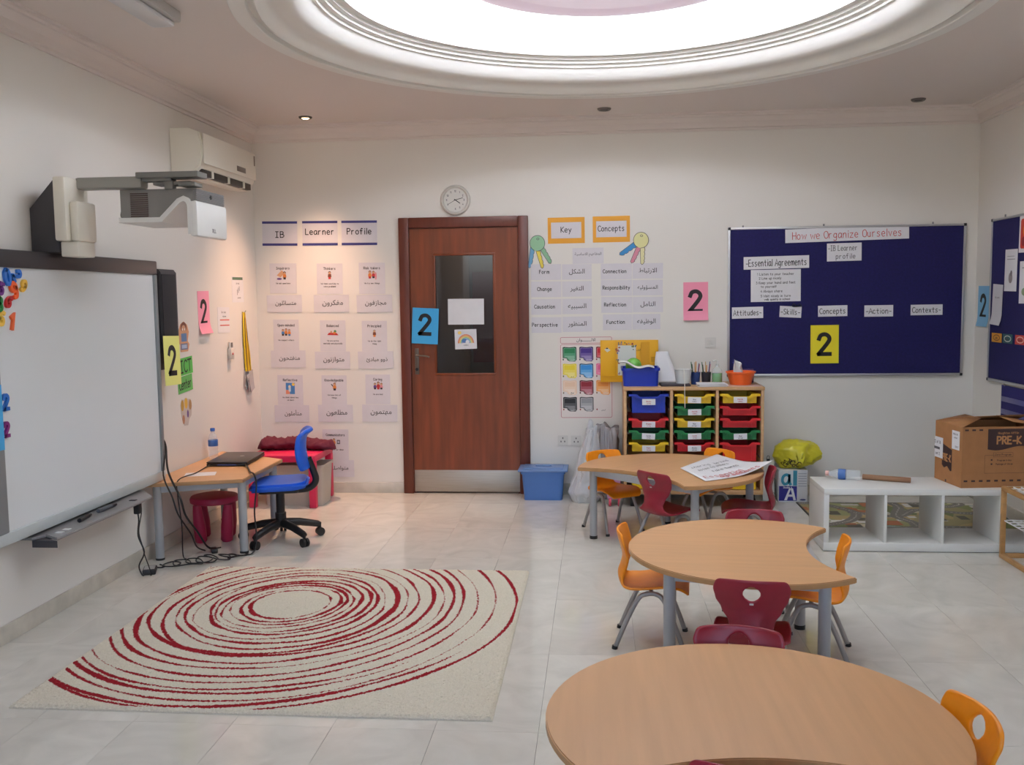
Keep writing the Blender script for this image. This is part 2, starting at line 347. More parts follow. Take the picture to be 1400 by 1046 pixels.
# ------------------------------------------------------------------ the room
def room():
    bm = BM(); bx(bm, XL-.12, XR+.12, YF-.12, YB+.12, -.1, -.012); bx(bm, XL, XR, YF, .97, -.012, 0)
    fl = struct(obj('floor', bm, mat('floor joint', (188, 184, 175), .6)))
    m = bpy.data.materials.new('polished stone tile'); m.use_nodes = True; N = m.node_tree.nodes; L = m.node_tree.links
    p = N['Principled BSDF']; p.inputs['Roughness'].default_value = .085; p.inputs['Specular IOR Level'].default_value = .55
    oi = N.new('ShaderNodeObjectInfo'); geo = N.new('ShaderNodeNewGeometry')
    ad = N.new('ShaderNodeVectorMath'); ad.operation = 'ADD'
    sv = N.new('ShaderNodeVectorMath'); sv.operation = 'SCALE'; sv.inputs['Scale'].default_value = 37
    cx = N.new('ShaderNodeCombineXYZ'); L.new(oi.outputs['Random'], cx.inputs[0]); L.new(oi.outputs['Random'], cx.inputs[2])
    L.new(cx.outputs[0], sv.inputs[0]); L.new(geo.outputs['Position'], ad.inputs[0]); L.new(sv.outputs[0], ad.inputs[1])
    n1 = N.new('ShaderNodeTexNoise'); n1.inputs['Scale'].default_value = 3.2; n1.inputs['Detail'].default_value = 8; n1.inputs['Distortion'].default_value = 2.2
    L.new(ad.outputs[0], n1.inputs['Vector'])
    cr = N.new('ShaderNodeValToRGB'); e = cr.color_ramp.elements
    e[0].position = .3; e[0].color = lin((202, 199, 190)); e[1].position = .68; e[1].color = lin((216, 213, 204))
    k = cr.color_ramp.elements.new(.5); k.color = lin((210, 207, 198))
    L.new(n1.outputs[0], cr.inputs[0])
    hv = N.new('ShaderNodeHueSaturation'); mr = N.new('ShaderNodeMapRange'); mr.inputs[3].default_value = .975; mr.inputs[4].default_value = 1.02
    L.new(oi.outputs['Random'], mr.inputs[0]); L.new(mr.outputs[0], hv.inputs['Value']); L.new(cr.outputs[0], hv.inputs['Color'])
    L.new(hv.outputs[0], p.inputs['Base Color'])
    cache = {}; TW, TH, g = .365, .73, .0004
    xs = [XL] + [x for x in (-.21+TW*k for k in range(-12, 12)) if XL+.02 < x < XR-.02] + [XR]
    ys = [y for y in (3.165+TH*k for k in range(-3, 6)) if y < YB-.02] + [YB]
    for y0, y1 in zip(ys, ys[1:]):
        for x0, x1 in zip(xs, xs[1:]):
            key = (round(x1-x0, 3), round(y1-y0, 3)); a, b = key[0]/2-g, key[1]/2-g
            if key not in cache:
                o = obj('tile', box(-a, a, -b, b, -.012, 0, .0006, 1), m, fl); cache[key] = o.data
            else: o = obj('tile', None, None, fl, mesh=cache[key])
            o.location = ((x0+x1)/2, (y0+y1)/2, 0)
    DX0, DX1, DZ = -1.5, -.515, 2.115
    bm = BM(); bx(bm, XL-.12, DX0, YB, YB+.12, 0, ZC+.1); bx(bm, DX1, XR+.12, YB, YB+.12, 0, ZC+.1); bx(bm, DX0, DX1, YB, YB+.12, DZ, ZC+.1)
    struct(obj('wall_back', bm, wallm))
    struct(obj('wall_left', box(XL-.12, XL, YF-.12, YB, 0, ZC+.1), wallm))
    struct(obj('wall_right', box(XR, XR+.12, YF-.12, YB, 0, ZC+.1), wallm))
    wx0, wx1, wz0, wz1 = -2.3, 1.7, .75, 2.5
    bm = BM(); bx(bm, XL, wx0, YF-.12, YF, 0, ZC+.1); bx(bm, wx1, XR, YF-.12, YF, 0, ZC+.1)
    bx(bm, wx0, wx1, YF-.12, YF, 0, wz0); bx(bm, wx0, wx1, YF-.12, YF, wz1, ZC+.1)
    struct(obj('wall_front', bm, wallm))
    bm = BM()
    for x in (wx0, wx0+1.3, wx0+2.65, wx1-.05): bx(bm, x, x+.05, YF-.09, YF-.03, wz0, wz1)
    bx(bm, wx0, wx1, YF-.09, YF-.03, wz0, wz0+.05); bx(bm, wx0, wx1, YF-.09, YF-.03, wz1-.05, wz1)
    struct(obj('window_1', bm, whitep))
    struct(obj('ground', box(-14, 14, -22, YF-.13, -.2, -.1), P('pale paving', (206, 198, 184), .8)))  # unseen surface added outside to bounce sunlight up onto the ceiling
    # skirting
    bm = BM(); bx(bm, XL, DX0, YB-.014, YB, 0, .082, .002); bx(bm, DX1, XR, YB-.014, YB, 0, .082, .002); struct(obj('baseboard_back', bm, stone))
    struct(obj('baseboard_left', box(XL, XL+.014, YF, YB-.014, 0, .082, .002), stone))
    struct(obj('baseboard_right', box(XR-.014, XR, YF, YB-.014, 0, .082, .002), stone))
    # ceiling slab with its round opening, and the recess above it
    bm = BM(); n = 96; ro = 1.70; x0, x1, y0, y1 = XL-.1, XR+.1, YF-.1, YB+.1; ring, out = [], []
    for i in range(n):
        a = 2*PI*i/n; dx, dy = math.cos(a), math.sin(a)
        t = min((x1-CX)/dx if dx > 1e-9 else (x0-CX)/dx if dx < -1e-9 else 1e9, (y1-CY)/dy if dy > 1e-9 else (y0-CY)/dy if dy < -1e-9 else 1e9)
        ring.append(bm.verts.new((CX+ro*dx, CY+ro*dy, ZC))); out.append(bm.verts.new((CX+t*dx, CY+t*dy, ZC)))
    for i in range(n): bm.faces.new((ring[i], ring[(i+1) % n], out[(i+1) % n], out[i]))
    for cx, cy in ((x0, y0), (x1, y0), (x1, y1), (x0, y1)):
        a = math.atan2(cy-CY, cx-CX) % (2*PI); i = int(a/(2*PI)*n)
        bm.faces.new((out[i], out[(i+1) % n], bm.verts.new((cx, cy, ZC))))
    bmesh.ops.recalc_face_normals(bm, faces=bm.faces[:])
    r = bmesh.ops.extrude_face_region(bm, geom=bm.faces[:])
    for v in r['geom']:
        if isinstance(v, bmesh.types.BMVert): v.co.z = ZC+.09
    bmesh.ops.recalc_face_normals(bm, faces=bm.faces[:])
    ce = struct(obj('ceiling', bm, ceilm))
    lathe(b := BM(), [(1.30, .150), (1.72, .150), (1.72, .46), (0, .46), (0, .50), (1.78, .50), (1.78, .09)], 96, (CX, CY, ZC))
    obj('recess_shell', b, plaster, ce)
    pr = [(1.74, .004), (1.74, -.020), (1.735, -.024), (1.668, -.024), (1.663, -.02), (1.663, .006), (1.632, .006), (1.630, -.014), (1.622, -.018)]
    for i in range(13):
        t = i/12; pr.append((1.615-.215*t, -.016+.11*(t**1.5)+.02*math.sin(t*PI*2.0)))
    pr += [(1.385, .094), (1.385, .112), (1.355, .112), (1.355, .128), (1.328, .128), (1.328, .142), (1.285, .142), (1.285, .158), (1.40, .158)]
    obj('moulding', lathe(BM(), pr, 128, (CX, CY, ZC)), plaster, ce, angle=30)
    obj('backlit_panel', lathe(BM(), [(.31, .40), (1.70, .40), (1.70, .415), (.31, .415), (.31, .40)], 96, (CX, CY, ZC)), panelm, ce)
    obj('centre_disc', lathe(BM(), [(0, .215), (.60, .215), (.62, .222), (.66, .213), (.735, .213), (.775, .225), (.775, .25), (.60, .262), (.30, .265), (.30, .41)], 96, (CX, CY, ZC)), pinkdisc, ce)
    tr = obj('tube_lamp', tube(BM(), [(CX+.64*math.cos(a), CY+.64*math.sin(a), ZC+.335) for a in np.linspace(0, 2*PI, 72, endpoint=False)], .016, 8, closed=True), P('tube light', (244, 250, 255), .4, emit=48), ce)
    # cornice strips
    cp = [(0, 0), (0, -.12), (.012, -.12), (.014, -.105), (.03, -.10), (.038, -.06), (.07, -.03), (.085, -.028), (.088, -.016), (.105, -.014), (.105, 0)]
    def sweep(a, b, nx, ny):
        bm = BM(); q = [[bm.verts.new((p[0]+nx*d, p[1]+ny*d, ZC+z)) for d, z in cp] for p in (a, b)]
        for i in range(len(cp)): j = (i+1) % len(cp); bm.faces.new((q[0][i], q[0][j], q[1][j], q[1][i]))
        bm.faces.new(q[0]); bm.faces.new(q[1][::-1]); bmesh.ops.recalc_face_normals(bm, faces=bm.faces[:]); return bm
    struct(obj('trim_1', sweep((XL, YF), (XL, YB), 1, 0), ceilm, angle=25)); struct(obj('trim_2', sweep((XL, YB), (XR, YB), 0, -1), ceilm, angle=25))
    struct(obj('trim_3', sweep((XR, YF), (XR, YB), -1, 0), ceilm, angle=25))
    # corridor seen through the door glass
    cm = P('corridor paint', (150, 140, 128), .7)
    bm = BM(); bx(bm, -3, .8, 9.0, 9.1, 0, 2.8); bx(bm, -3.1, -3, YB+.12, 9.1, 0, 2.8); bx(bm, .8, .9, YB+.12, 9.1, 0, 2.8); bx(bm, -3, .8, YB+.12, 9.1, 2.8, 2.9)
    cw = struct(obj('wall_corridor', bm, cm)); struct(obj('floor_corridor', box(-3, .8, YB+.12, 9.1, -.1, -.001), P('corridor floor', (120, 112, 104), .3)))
    obj('column', box(-1.5, -1.2, 8.55, 8.95, 0, 2.8, .01), P('column paint', (190, 176, 160), .6), cw)
    obj('notice_board', box(-1.17, -.66, 8.92, 8.995, .9, 1.75), P('red felt', (120, 20, 28), .9), cw)
    obj('corridor_door', box(-.70, -.3, 8.93, 8.995, 0, 2.1), doorw, cw)
room()

def door():
    d = struct(thing('door_1', 'mahogany door in a dark wooden frame with a tall glass pane', 'door', (-1.0075, YB, 0)))
    del d['category']; del d['label']
    bm = BM(); X = .4925
    bx(bm, -X, -X+.078, -.03, .12, 0, 2.115, .006); bx(bm, X-.078, X, -.03, .12, 0, 2.115, .006); bx(bm, -X+.078, X-.078, -.03, .12, 2.037, 2.115, .006)
    bx(bm, -X+.078, -X+.095, .0, .1, 0, 2.037); bx(bm, X-.095, X-.078, .0, .1, 0, 2.037); bx(bm, -X+.095, X-.095, .0, .1, 2.02, 2.037)
    obj('door_frame', bm, doorf, d)
    L = .412; gx0, gx1, gz0, gz1 = -.235, .24, .915, 1.845
    bm = BM(); bx(bm, -L, gx0, -.008, .035, .012, 2.03); bx(bm, gx1, L, -.008, .035, .012, 2.03); bx(bm, gx0, gx1, -.008, .035, .012, gz0); bx(bm, gx0, gx1, -.008, .035, gz1, 2.03)
    obj('leaf', bm, doorw, d)
    bm = BM(); q = .018
    for a in ((gx0, gx1, gz0, gz0+q), (gx0, gx1, gz1-q, gz1), (gx0, gx0+q, gz0+q, gz1-q), (gx1-q, gx1, gz0+q, gz1-q)): bx(bm, a[0], a[1], -.013, .02, a[2], a[3], .004)
    obj('glazing_bead', bm, doorw, d)
    gm = mat('dark door glass', (190, 184, 184), .04, trans=1, spec=.5); obj('glass_pane', box(gx0+q, gx1-q, .006, .011, gz0+q, gz1-q), gm, d)
    obj('kick_plate', box(-L+.004, L-.002, -.0105, -.008, .014, .182, .001), steel, d)
    hm = P('dark nickel', (112, 100, 90), .35, metal=.6)
    h = obj('handle_plate', box(-.388, -.356, -.016, -.008, .925, 1.125, .004), hm, d)
    obj('lever', tube(tube(BM(), [(-.372, -.014, 1.07), (-.372, -.05, 1.07)], .010), [(-.372, -.048, 1.07), (-.355, -.052, 1.072), (-.30, -.05, 1.068), (-.270, -.05, 1.06)], .007, smooth=4), hm, h)
    obj('lock_cylinder', cyl(BM(), (-.372, -.022, .965), (-.372, -.01, .965), .012), blackp, h)
door()

# ------------------------------------------------------------------ wall clock, lights, sockets
def clock():
    t = thing('wall_clock', 'round white wall clock above the wooden door', 'clock', (-1.06, YB, 2.241)); t.rotation_euler = (PI/2, 0, 0)
    obj('case', lathe(BM(), [(0, 0), (.112, 0), (.114, .012), (.108, .028), (.098, .033), (.09, .026), (.088, .018), (0, .018)], 48), P('clock case', (206, 204, 198), .4), t)
    obj('dial', lathe(BM(), [(0, .0185), (.0875, .0185), (.0875, .0195), (0, .0195)], 40), P('clock dial', (214, 213, 208), .5), t)
    bm = BM()
    for k in range(1, 13):
        a = PI/2-k*PI/6; write(bm, str(k) if k < 10 else '1'+str(k-10), .066*math.cos(a), .066*math.sin(a), .013, .0028, z=.0200)
    obj('numerals', bm, greyink, t)
    for nm, ang, ln, wd, tail in (('hour_hand', PI/2-2*PI*(4+12/60)/12, .042, .006, .008), ('minute_hand', PI/2-2*PI*12.5/60, .058, .0045, .01), ('second_hand', PI/2-2*PI*40/60, .062, .003, .0)):
        ribbon(b := BM(), [(-tail*math.cos(ang), -tail*math.sin(ang)), (ln*math.cos(ang), ln*math.sin(ang))], wd, .0215); obj(nm, b, ink, t)
clock()
for i, (x, lab, lit) in enumerate(((-2.09, 'small round ceiling downlight that is switched on, glowing warm', 1), (.055, 'unlit grey ceiling downlight between the clock and the big notice board', 0), (2.19, 'unlit grey ceiling downlight near the right hand wall', 0))):
    t = thing('downlight', lab, 'downlight', (x, 6.86 if i else 6.84, ZC))
    obj('trim_ring', lathe(BM(), [(.026, .002), (.030, -.010), (.040, -.014), (.047, -.008), (.049, 0)], 28), P('dull ring', (110, 104, 100), .4, metal=.5), t)
    obj('bulb', lathe(BM(), [(0, -.015), (.020, -.014), (.028, -.007), (.028, .002)], 24), P('warm bulb', (255, 214, 160), .4, emit=14) if lit else P('unlit bulb', (90, 88, 88), .25), t)
def ceiling_fixture():
    t = thing('strip_light', 'unlit white strip light on the ceiling at the upper left', 'ceiling light', (-1.96, 3.72, ZC))
    obj('tray', box(-.075, .075, -.6, .6, -.05, 0, .008), lightg, t)
    obj('diffuser', box(-.055, .055, -.58, .58, -.075, -.05, .012), P('frosted diffuser', (220, 222, 226), .3), t)
ceiling_fixture()
def plate(name, u, z, w, h, lab, cat, kind):
    t = thing(name, lab, cat); t.matrix_world = wall_matrix('B', u, z)
    obj('face_plate', prism(BM(), rrect(0, 0, w, h, .006), 0, .010, .002), P('switch white', (214, 212, 206), .4), t)
    if kind == 'switch':
        for x in (-.016, .016): obj('rocker', box(x-.011, x+.011, -.02, .02, .010, .014, .002), P('switch white', (214, 212, 206)), t)
    else:
        bm = BM()
        for x, y in ((0, .018), (-.014, -.008), (.014, -.008)): bx(bm, x-.0035, x+.0035, y-.006, y+.006, .0095, .0108)
        obj('pin_slots', bm, darkg, t)
plate('light_switch', .84, 1.151, .082, .078, 'white wall switch left of the big navy notice board', 'switch', 'switch')
plate('wall_socket', -.266, .414, .078, .08, 'white wall socket above the blue storage bin, the nearer one to the door', 'socket', 'socket')
plate('wall_socket', -.165, .412, .078, .078, 'white wall socket partly hidden by the white plastic bag', 'socket', 'socket')

# ------------------------------------------------------------------ learner profile display
NV = P('navy border', (62, 62, 128), .5)
for tx, u, z, tl, dx, dy, pos in (('IB', -2.43, 2.017, -.9, 0, -.008, 'first card of the heading'), ('Learner', -2.114, 2.014, -.6, 0, .012, 'second card of the heading'), ('Profile', -1.807, 2.011, -.6, 0, .012, 'third card of the heading')):
    o = sheet('heading_card', 'B', u, z, .276, .186, tl, paper2, 'lilac card reading %s between two navy stripes, %s' % (tx, pos), 'sign')
    for y in (.084, -.084): obj('border_stripe', box(-.138, .138, y-.009, y+.009, .0014, .002), NV, o)
    lettering(o, [W_(tx, dx, dy, .044, .0066, z=.002, sx=1.3 if tx == 'IB' else 1.05)], ink)
TAN, BRN, ORG, BLU, RED, DRK, PNK, GRN, YEL, PUR, GRY = (206, 158, 122), (120, 66, 44), (216, 132, 62), (70, 128, 190), (190, 52, 56), (52, 38, 42), (220, 140, 150), (80, 140, 90), (236, 200, 80), (104, 74, 140), (150, 150, 156)
def kid(x, y, s, shirt, hair=DRK, legs=DRK):
    return [(ell(x, y+.9*s, .42*s, .45*s), hair), (ell(x, y+.78*s, .34*s, .36*s), TAN), ([(x-.45*s, y+.5*s), (x+.45*s, y+.5*s), (x+.55*s, y-.4*s), (x-.55*s, y-.4*s)], shirt),
            ([(x-.4*s, y-.4*s), (x+.4*s, y-.4*s), (x+.35*s, y-1*s), (x-.35*s, y-1*s)], legs)]
CARDS = [('Inquirers', 'متسائلون', ['We ask questions'], -2.415, 1.674, .212, .230, -2.411, 1.479, lambda: [([(-.05, .005), (-.01, .045), (.015, .02), (-.02, -.01)], TAN), (ell(-.03, -.022, .02, .008), PUR)] + kid(.012, .0, .026, ORG)),
 ('Thinkers', 'مفكرون', ['We think carefully to', 'solve problems'], -2.048, 1.666, .202, .233, -2.040, 1.476, lambda: kid(0, .005, .026, BRN, DRK, RED)),
 ('Risk takers', 'مجازفون', ['We try new things'], -1.717, 1.665, .204, .238, -1.703, 1.472, lambda: kid(-.016, .006, .026, ORG, BRN, RED)+kid(.012, .006, .024, RED, BRN, DRK)+[(ell(.03, .0, .007, .03), PNK)]),
 ('Open-minded', 'منفتحون', ['We respect others'], -2.406, 1.235, .202, .243, -2.395, 1.050, lambda: kid(-.025, -.0, .022, BLU, BRN)+kid(.0, .003, .024, ORG, BRN)+kid(.026, 0, .022, ORG, BRN, BLU)),
 ('Balanced', 'متوازنون', ['We are active', 'mentally and physically'], -2.036, 1.227, .201, .240, -2.044, 1.039, lambda: [([(-.045, -.012), (.045, -.014), (.03, .004), (-.03, .006)], RED), (ell(-.012, .012, .008, .009), TAN), (ell(.018, .016, .01, .011), GRN), (ell(.012, .004, .012, .008), ORG)]),
 ('Principled', 'ذوو مبادئ', ['We do the right', 'thing'], -1.709, 1.222, .197, .236, -1.704, 1.038, lambda: kid(0, 0, .024, BRN, GRY, ORG)),
 ('Reflective', 'متأملون', ['We think about how', 'we learn'], -2.387, 0.808, .203, .235, -2.380, .623, lambda: [(R4(-.036, -.05, .036, .038), BLU), (ell(.024, .026, .012, .012), YEL), (R4(-.036, -.05, -.004, -.018), (226, 150, 120)), (ell(-.006, .008, .010, .012), (220, 214, 204)), (R4(-.014, -.03, .004, 0), (190, 214, 226))]),
 ('Knowledgeable', 'مطلعون', ['We know lots of', 'things'], -2.038, .805, .199, .232, -2.032, .625, lambda: kid(.004, .006, .026, ORG, BRN, DRK)+[([(-.026, .028), (-.016, .03), (-.006, .012), (-.012, .01)], DRK)]),
 ('Caring', 'مهتمون', ['We are kind'], -1.693, .810, .194, .231, -1.682, .624, lambda: kid(-.022, .004, .022, PUR, BRN)+kid(.004, .008, .026, RED, DRK, RED)+kid(.028, .004, .022, PNK, BRN)),
 ('Communicators', 'متواصلون', ['We share our ideas'], -2.04, .377, .208, .243, -2.035, .189, lambda: kid(-.012, 0, .024, ORG, BRN)+[(R4(.012, -.012, .036, .02), DRK), (R4(.016, -.006, .032, .014), (180, 184, 200))])]
for en, ar, cap, u, z, wd, ht, u2, z2, pic in CARDS:
    o = sheet('picture_card', 'B', u, z, wd, ht, -.6, paper2, 'pale lilac sheet headed %s with a small cartoon picture' % en, 'poster')
    up = .012
    L = [W_(en, 0, .066+up, .018, .0034, maxw=.15)]
    for i, c in enumerate(cap): L.append(W_(c, 0, -.05+up-.021*i, .0105, .0022, maxw=.16))
    if en == 'Reflective': L = [L[0]]+[W_(c, 0, -.062-.02*i+up*.3, .0105, .0022, maxw=.14) for i, c in enumerate(cap)]
    lettering(o, L, P('caption ink', (58, 54, 60), .6)); pp = patches(o, pic()); pp.location.y = .012+up*.5
    o = sheet('word_card', 'B', u2, z2, .277, .133, random.uniform(-.8, .4), paper2, 'pale lilac card with the Arabic word under the %s sheet' % en, 'sign', off=.0015)
    arabic(o, ar, .01, .002, .165, .052, ink)

# ------------------------------------------------------------------ key concepts display
AM = P('amber card', (228, 160, 36), .5)
for tx, u, z, lab in (('Key', -.229, 2.0, 'amber framed card reading Key above the concept words'), ('Concepts', .107, 2.003, 'amber framed card reading Concepts beside the yellow paper keys')):
    o = sheet('heading_card', 'B', u, z, .276, .193, .3, AM, lab, 'sign')
    obj('inner_card', box(-.113, .113, -.058, .06, .0014, .0022), paper2, o); lettering(o, [W_(tx, 0, .006, .04, .0052, maxw=.2, z=.0026)], ink)
o = sheet('word_card', 'B', -.067, 1.809, .232, .118, .4, paper2, 'pale card with the small Arabic title between the two bunches of paper keys', 'sign'); arabic(o, 'المفاهيم الاساسية', 0, .01, .20, .034, greyink)
CON = [('Form', 'الشكل', -.384, 1.692, .227, -.152, 1.690, .222), ('Change', 'التغير', -.383, 1.563, .228, -.152, 1.563, .222), ('Causation', 'السببيه', -.383, 1.431, .228, -.151, 1.432, .224), ('Perspective', 'المنظور', -.383, 1.294, .228, -.151, 1.298, .223),
       ('Connection', 'الارتباط', .143, 1.689, .232, .376, 1.690, .226), ('Responsibility', 'المسؤوليه', .143, 1.567, .231, .375, 1.566, .224), ('Reflection', 'التامل', .146, 1.44, .232, .377, 1.44, .224), ('Function', 'الوظيفه', .150, 1.310, .216, .366, 1.312, .208)]
for en, ar, u, z, wd, u2, z2, w2 in CON:
    o = sheet('word_card', 'B', u, z, wd, .118, random.uniform(-.7, .2), paper2, 'pale card with the English word %s' % en, 'sign', off=.0005)
    lettering(o, [W_(en, -.012 if len(en) < 12 else 0, .002, .026, .0044, maxw=.205)], ink)
    o = sheet('word_card', 'B', u2, z2, w2, .115, random.uniform(-.5, .5), paper2, 'pale card with the Arabic word beside the English word %s' % en, 'sign', off=.0014)
    arabic(o, ar, 0, .0, .15, .045, ink)
def keys(name, u, z, label, parts, head):
    t = thing(name, label, 'decoration'); t.matrix_world = wall_matrix('B', u, z)
    zz = 0
    def outline(pl, w, c, nm, zb):
        S = Vector(pl[1])-Vector(pl[0]); n = Vector((-S.y, S.x)).normalized(); L = S.length; d = S.normalized(); pts = []
        a = Vector(pl[0]); pts.append(a+n*w/2)
        k = 4
        for i in range(k):
            for f, s in ((.25, 1), (.55, .72), (.8, 1)): pts.append(a+d*L*(i+f)/k*.94+n*w/2*s)
        pts += [a+d*L+n*w*.3, a+d*(L+w*.25), a+d*L-n*w*.3, a-n*w/2]
        bm = BM(); prism(bm, [(p.x, p.y) for p in pts], zb, zb+.0012)
        s0 = len(bm.faces); q = [(p.x, p.y) for p in pts]; ribbon(bm, q+[q[0]], .0035, zb+.0015); setmat(bm, s0, 1)
        return obj(nm, bm, [P('key %d %d %d' % c, c, .6), greyink], t)
    for i, (pl, w, c, nm) in enumerate(parts): outline(pl, w, c, nm, .0013*i)
    bm = BM(); c = head; q = ell(0, 0, .056, .058, 28); prism(bm, q, .005, .0064); s0 = len(bm.faces)
    ribbon(bm, q[21:]+q[:20], .004, .0068); h = ell(.004, .032, .009, .007, 12); ribbon(bm, h+[h[0]], .0035, .0068); setmat(bm, s0, 1)
    obj('key_head', bm, [P('key %d %d %d' % c, c, .6), greyink], t)
keys('paper_key', -.446, 1.908, 'paper cut-out bunch with a green key, beside the door frame', [([(-.035, -.03), (-.062, -.175)], .034, (110, 168, 206), 'key_blade'), ([(.0, -.04), (.035, -.18)], .032, (226, 206, 84), 'key_blade'), ([(.03, -.03), (.095, -.145)], .036, (142, 190, 154), 'key_blade')], (150, 196, 158))
keys('paper_key', .326, 1.918, 'paper cut-out bunch with a pale yellow key, right of the Concepts card', [([(-.02, -.015), (-.15, -.10)], .042, (58, 140, 200), 'key_blade'), ([(-.01, -.04), (-.068, -.16)], .036, (216, 140, 158), 'key_blade'), ([(.012, -.04), (.008, -.172)], .036, (226, 220, 170), 'key_blade')], (222, 220, 160))

# ------------------------------------------------------------------ number two signs, door papers
def two(pl, u, z, wd, ht, tl, col, lab, off=0, curl=0, cy=0, shear=0):
    o = sheet('number_sign', pl, u, z, wd, ht, tl, P('card %d %d %d' % col, col, .55), lab, 'sign', off=off, curl=curl, shear=shear)
    S, W = strokes('2'); k = ht*.52/7.5; bm = BM()
    for pl_ in S: ribbon(bm, [((a-W/2)*k*1.08+shear*(b-3.7)*k, (b-3.7)*k+cy) for a, b in pl_], ht*.105, .0018)
    obj('lettering', bm, ink, o); return o
two('B', -1.306, 1.297, .202, .272, -3, (62, 168, 226), 'sky blue sheet with a black 2 taped to the wooden door', off=.0345, cy=.01)
two('B', .73, 1.46, .182, .283, .3, (242, 150, 176), 'pink sheet with a black 2 on the wall left of the big navy board', curl=.02)
two('L', 6.187, 1.431, .187, .284, .8, (244, 160, 186), 'pink sheet with a black 2 above the green computer corner sign', curl=.022)
two('B', 1.667, 1.133, .203, .282, .5, (240, 224, 40), 'bright yellow sheet with a black 2 pinned on the big navy board', off=.0185)
two('L', 5.44, 1.156, .212, .293, -2, (238, 240, 138), 'pale yellow sheet with a black 2 hanging on the dark speaker by the whiteboard', off=.112, shear=-.06)
two('R', 7.055, 1.401, .19, .288, -.7, (128, 186, 222), 'pale blue sheet with a black 2 in the corner beside the right hand board', curl=.012)
two('L', 3.725, 1.02, .2, .28, 0, (70, 170, 226), 'blue sheet with a black 2 on the left edge of the whiteboard', off=.0975)
sheet('paper_sheet', 'B', -.994, 1.402, .276, .195, -.2, paper, 'blank white sheet stuck on the door glass above the rainbow drawing', 'paper', off=.014)
o = sheet('drawing', 'B', -.999, 1.193, .168, .15, 1.5, paper, 'white square drawing of a rainbow stuck on the door glass', 'picture', off=.014)
RB = []
for i, c in enumerate(((226, 120, 90), (236, 170, 90), (236, 210, 120), (150, 200, 150), (130, 170, 220), (180, 150, 200))):
    r = .062-.007*i; RB.append(([(r*math.cos(a)*1.0, -.03+r*math.sin(a)*1.1) for a in np.linspace(0, PI, 14)]+[((r-.006)*math.cos(a), -.03+(r-.006)*math.sin(a)*1.1) for a in np.linspace(PI, 0, 14)], c))
patches(o, RB+[(ell(-.012, -.012, .02, .016), (90, 130, 190)), (ell(.012, -.02, .014, .014), (236, 236, 240)), (ell(-.045, .05, .014, .012), (240, 210, 110))]); lettering(o, [W_('rainbow', 0, -.045, .008, .0016)], greyink)

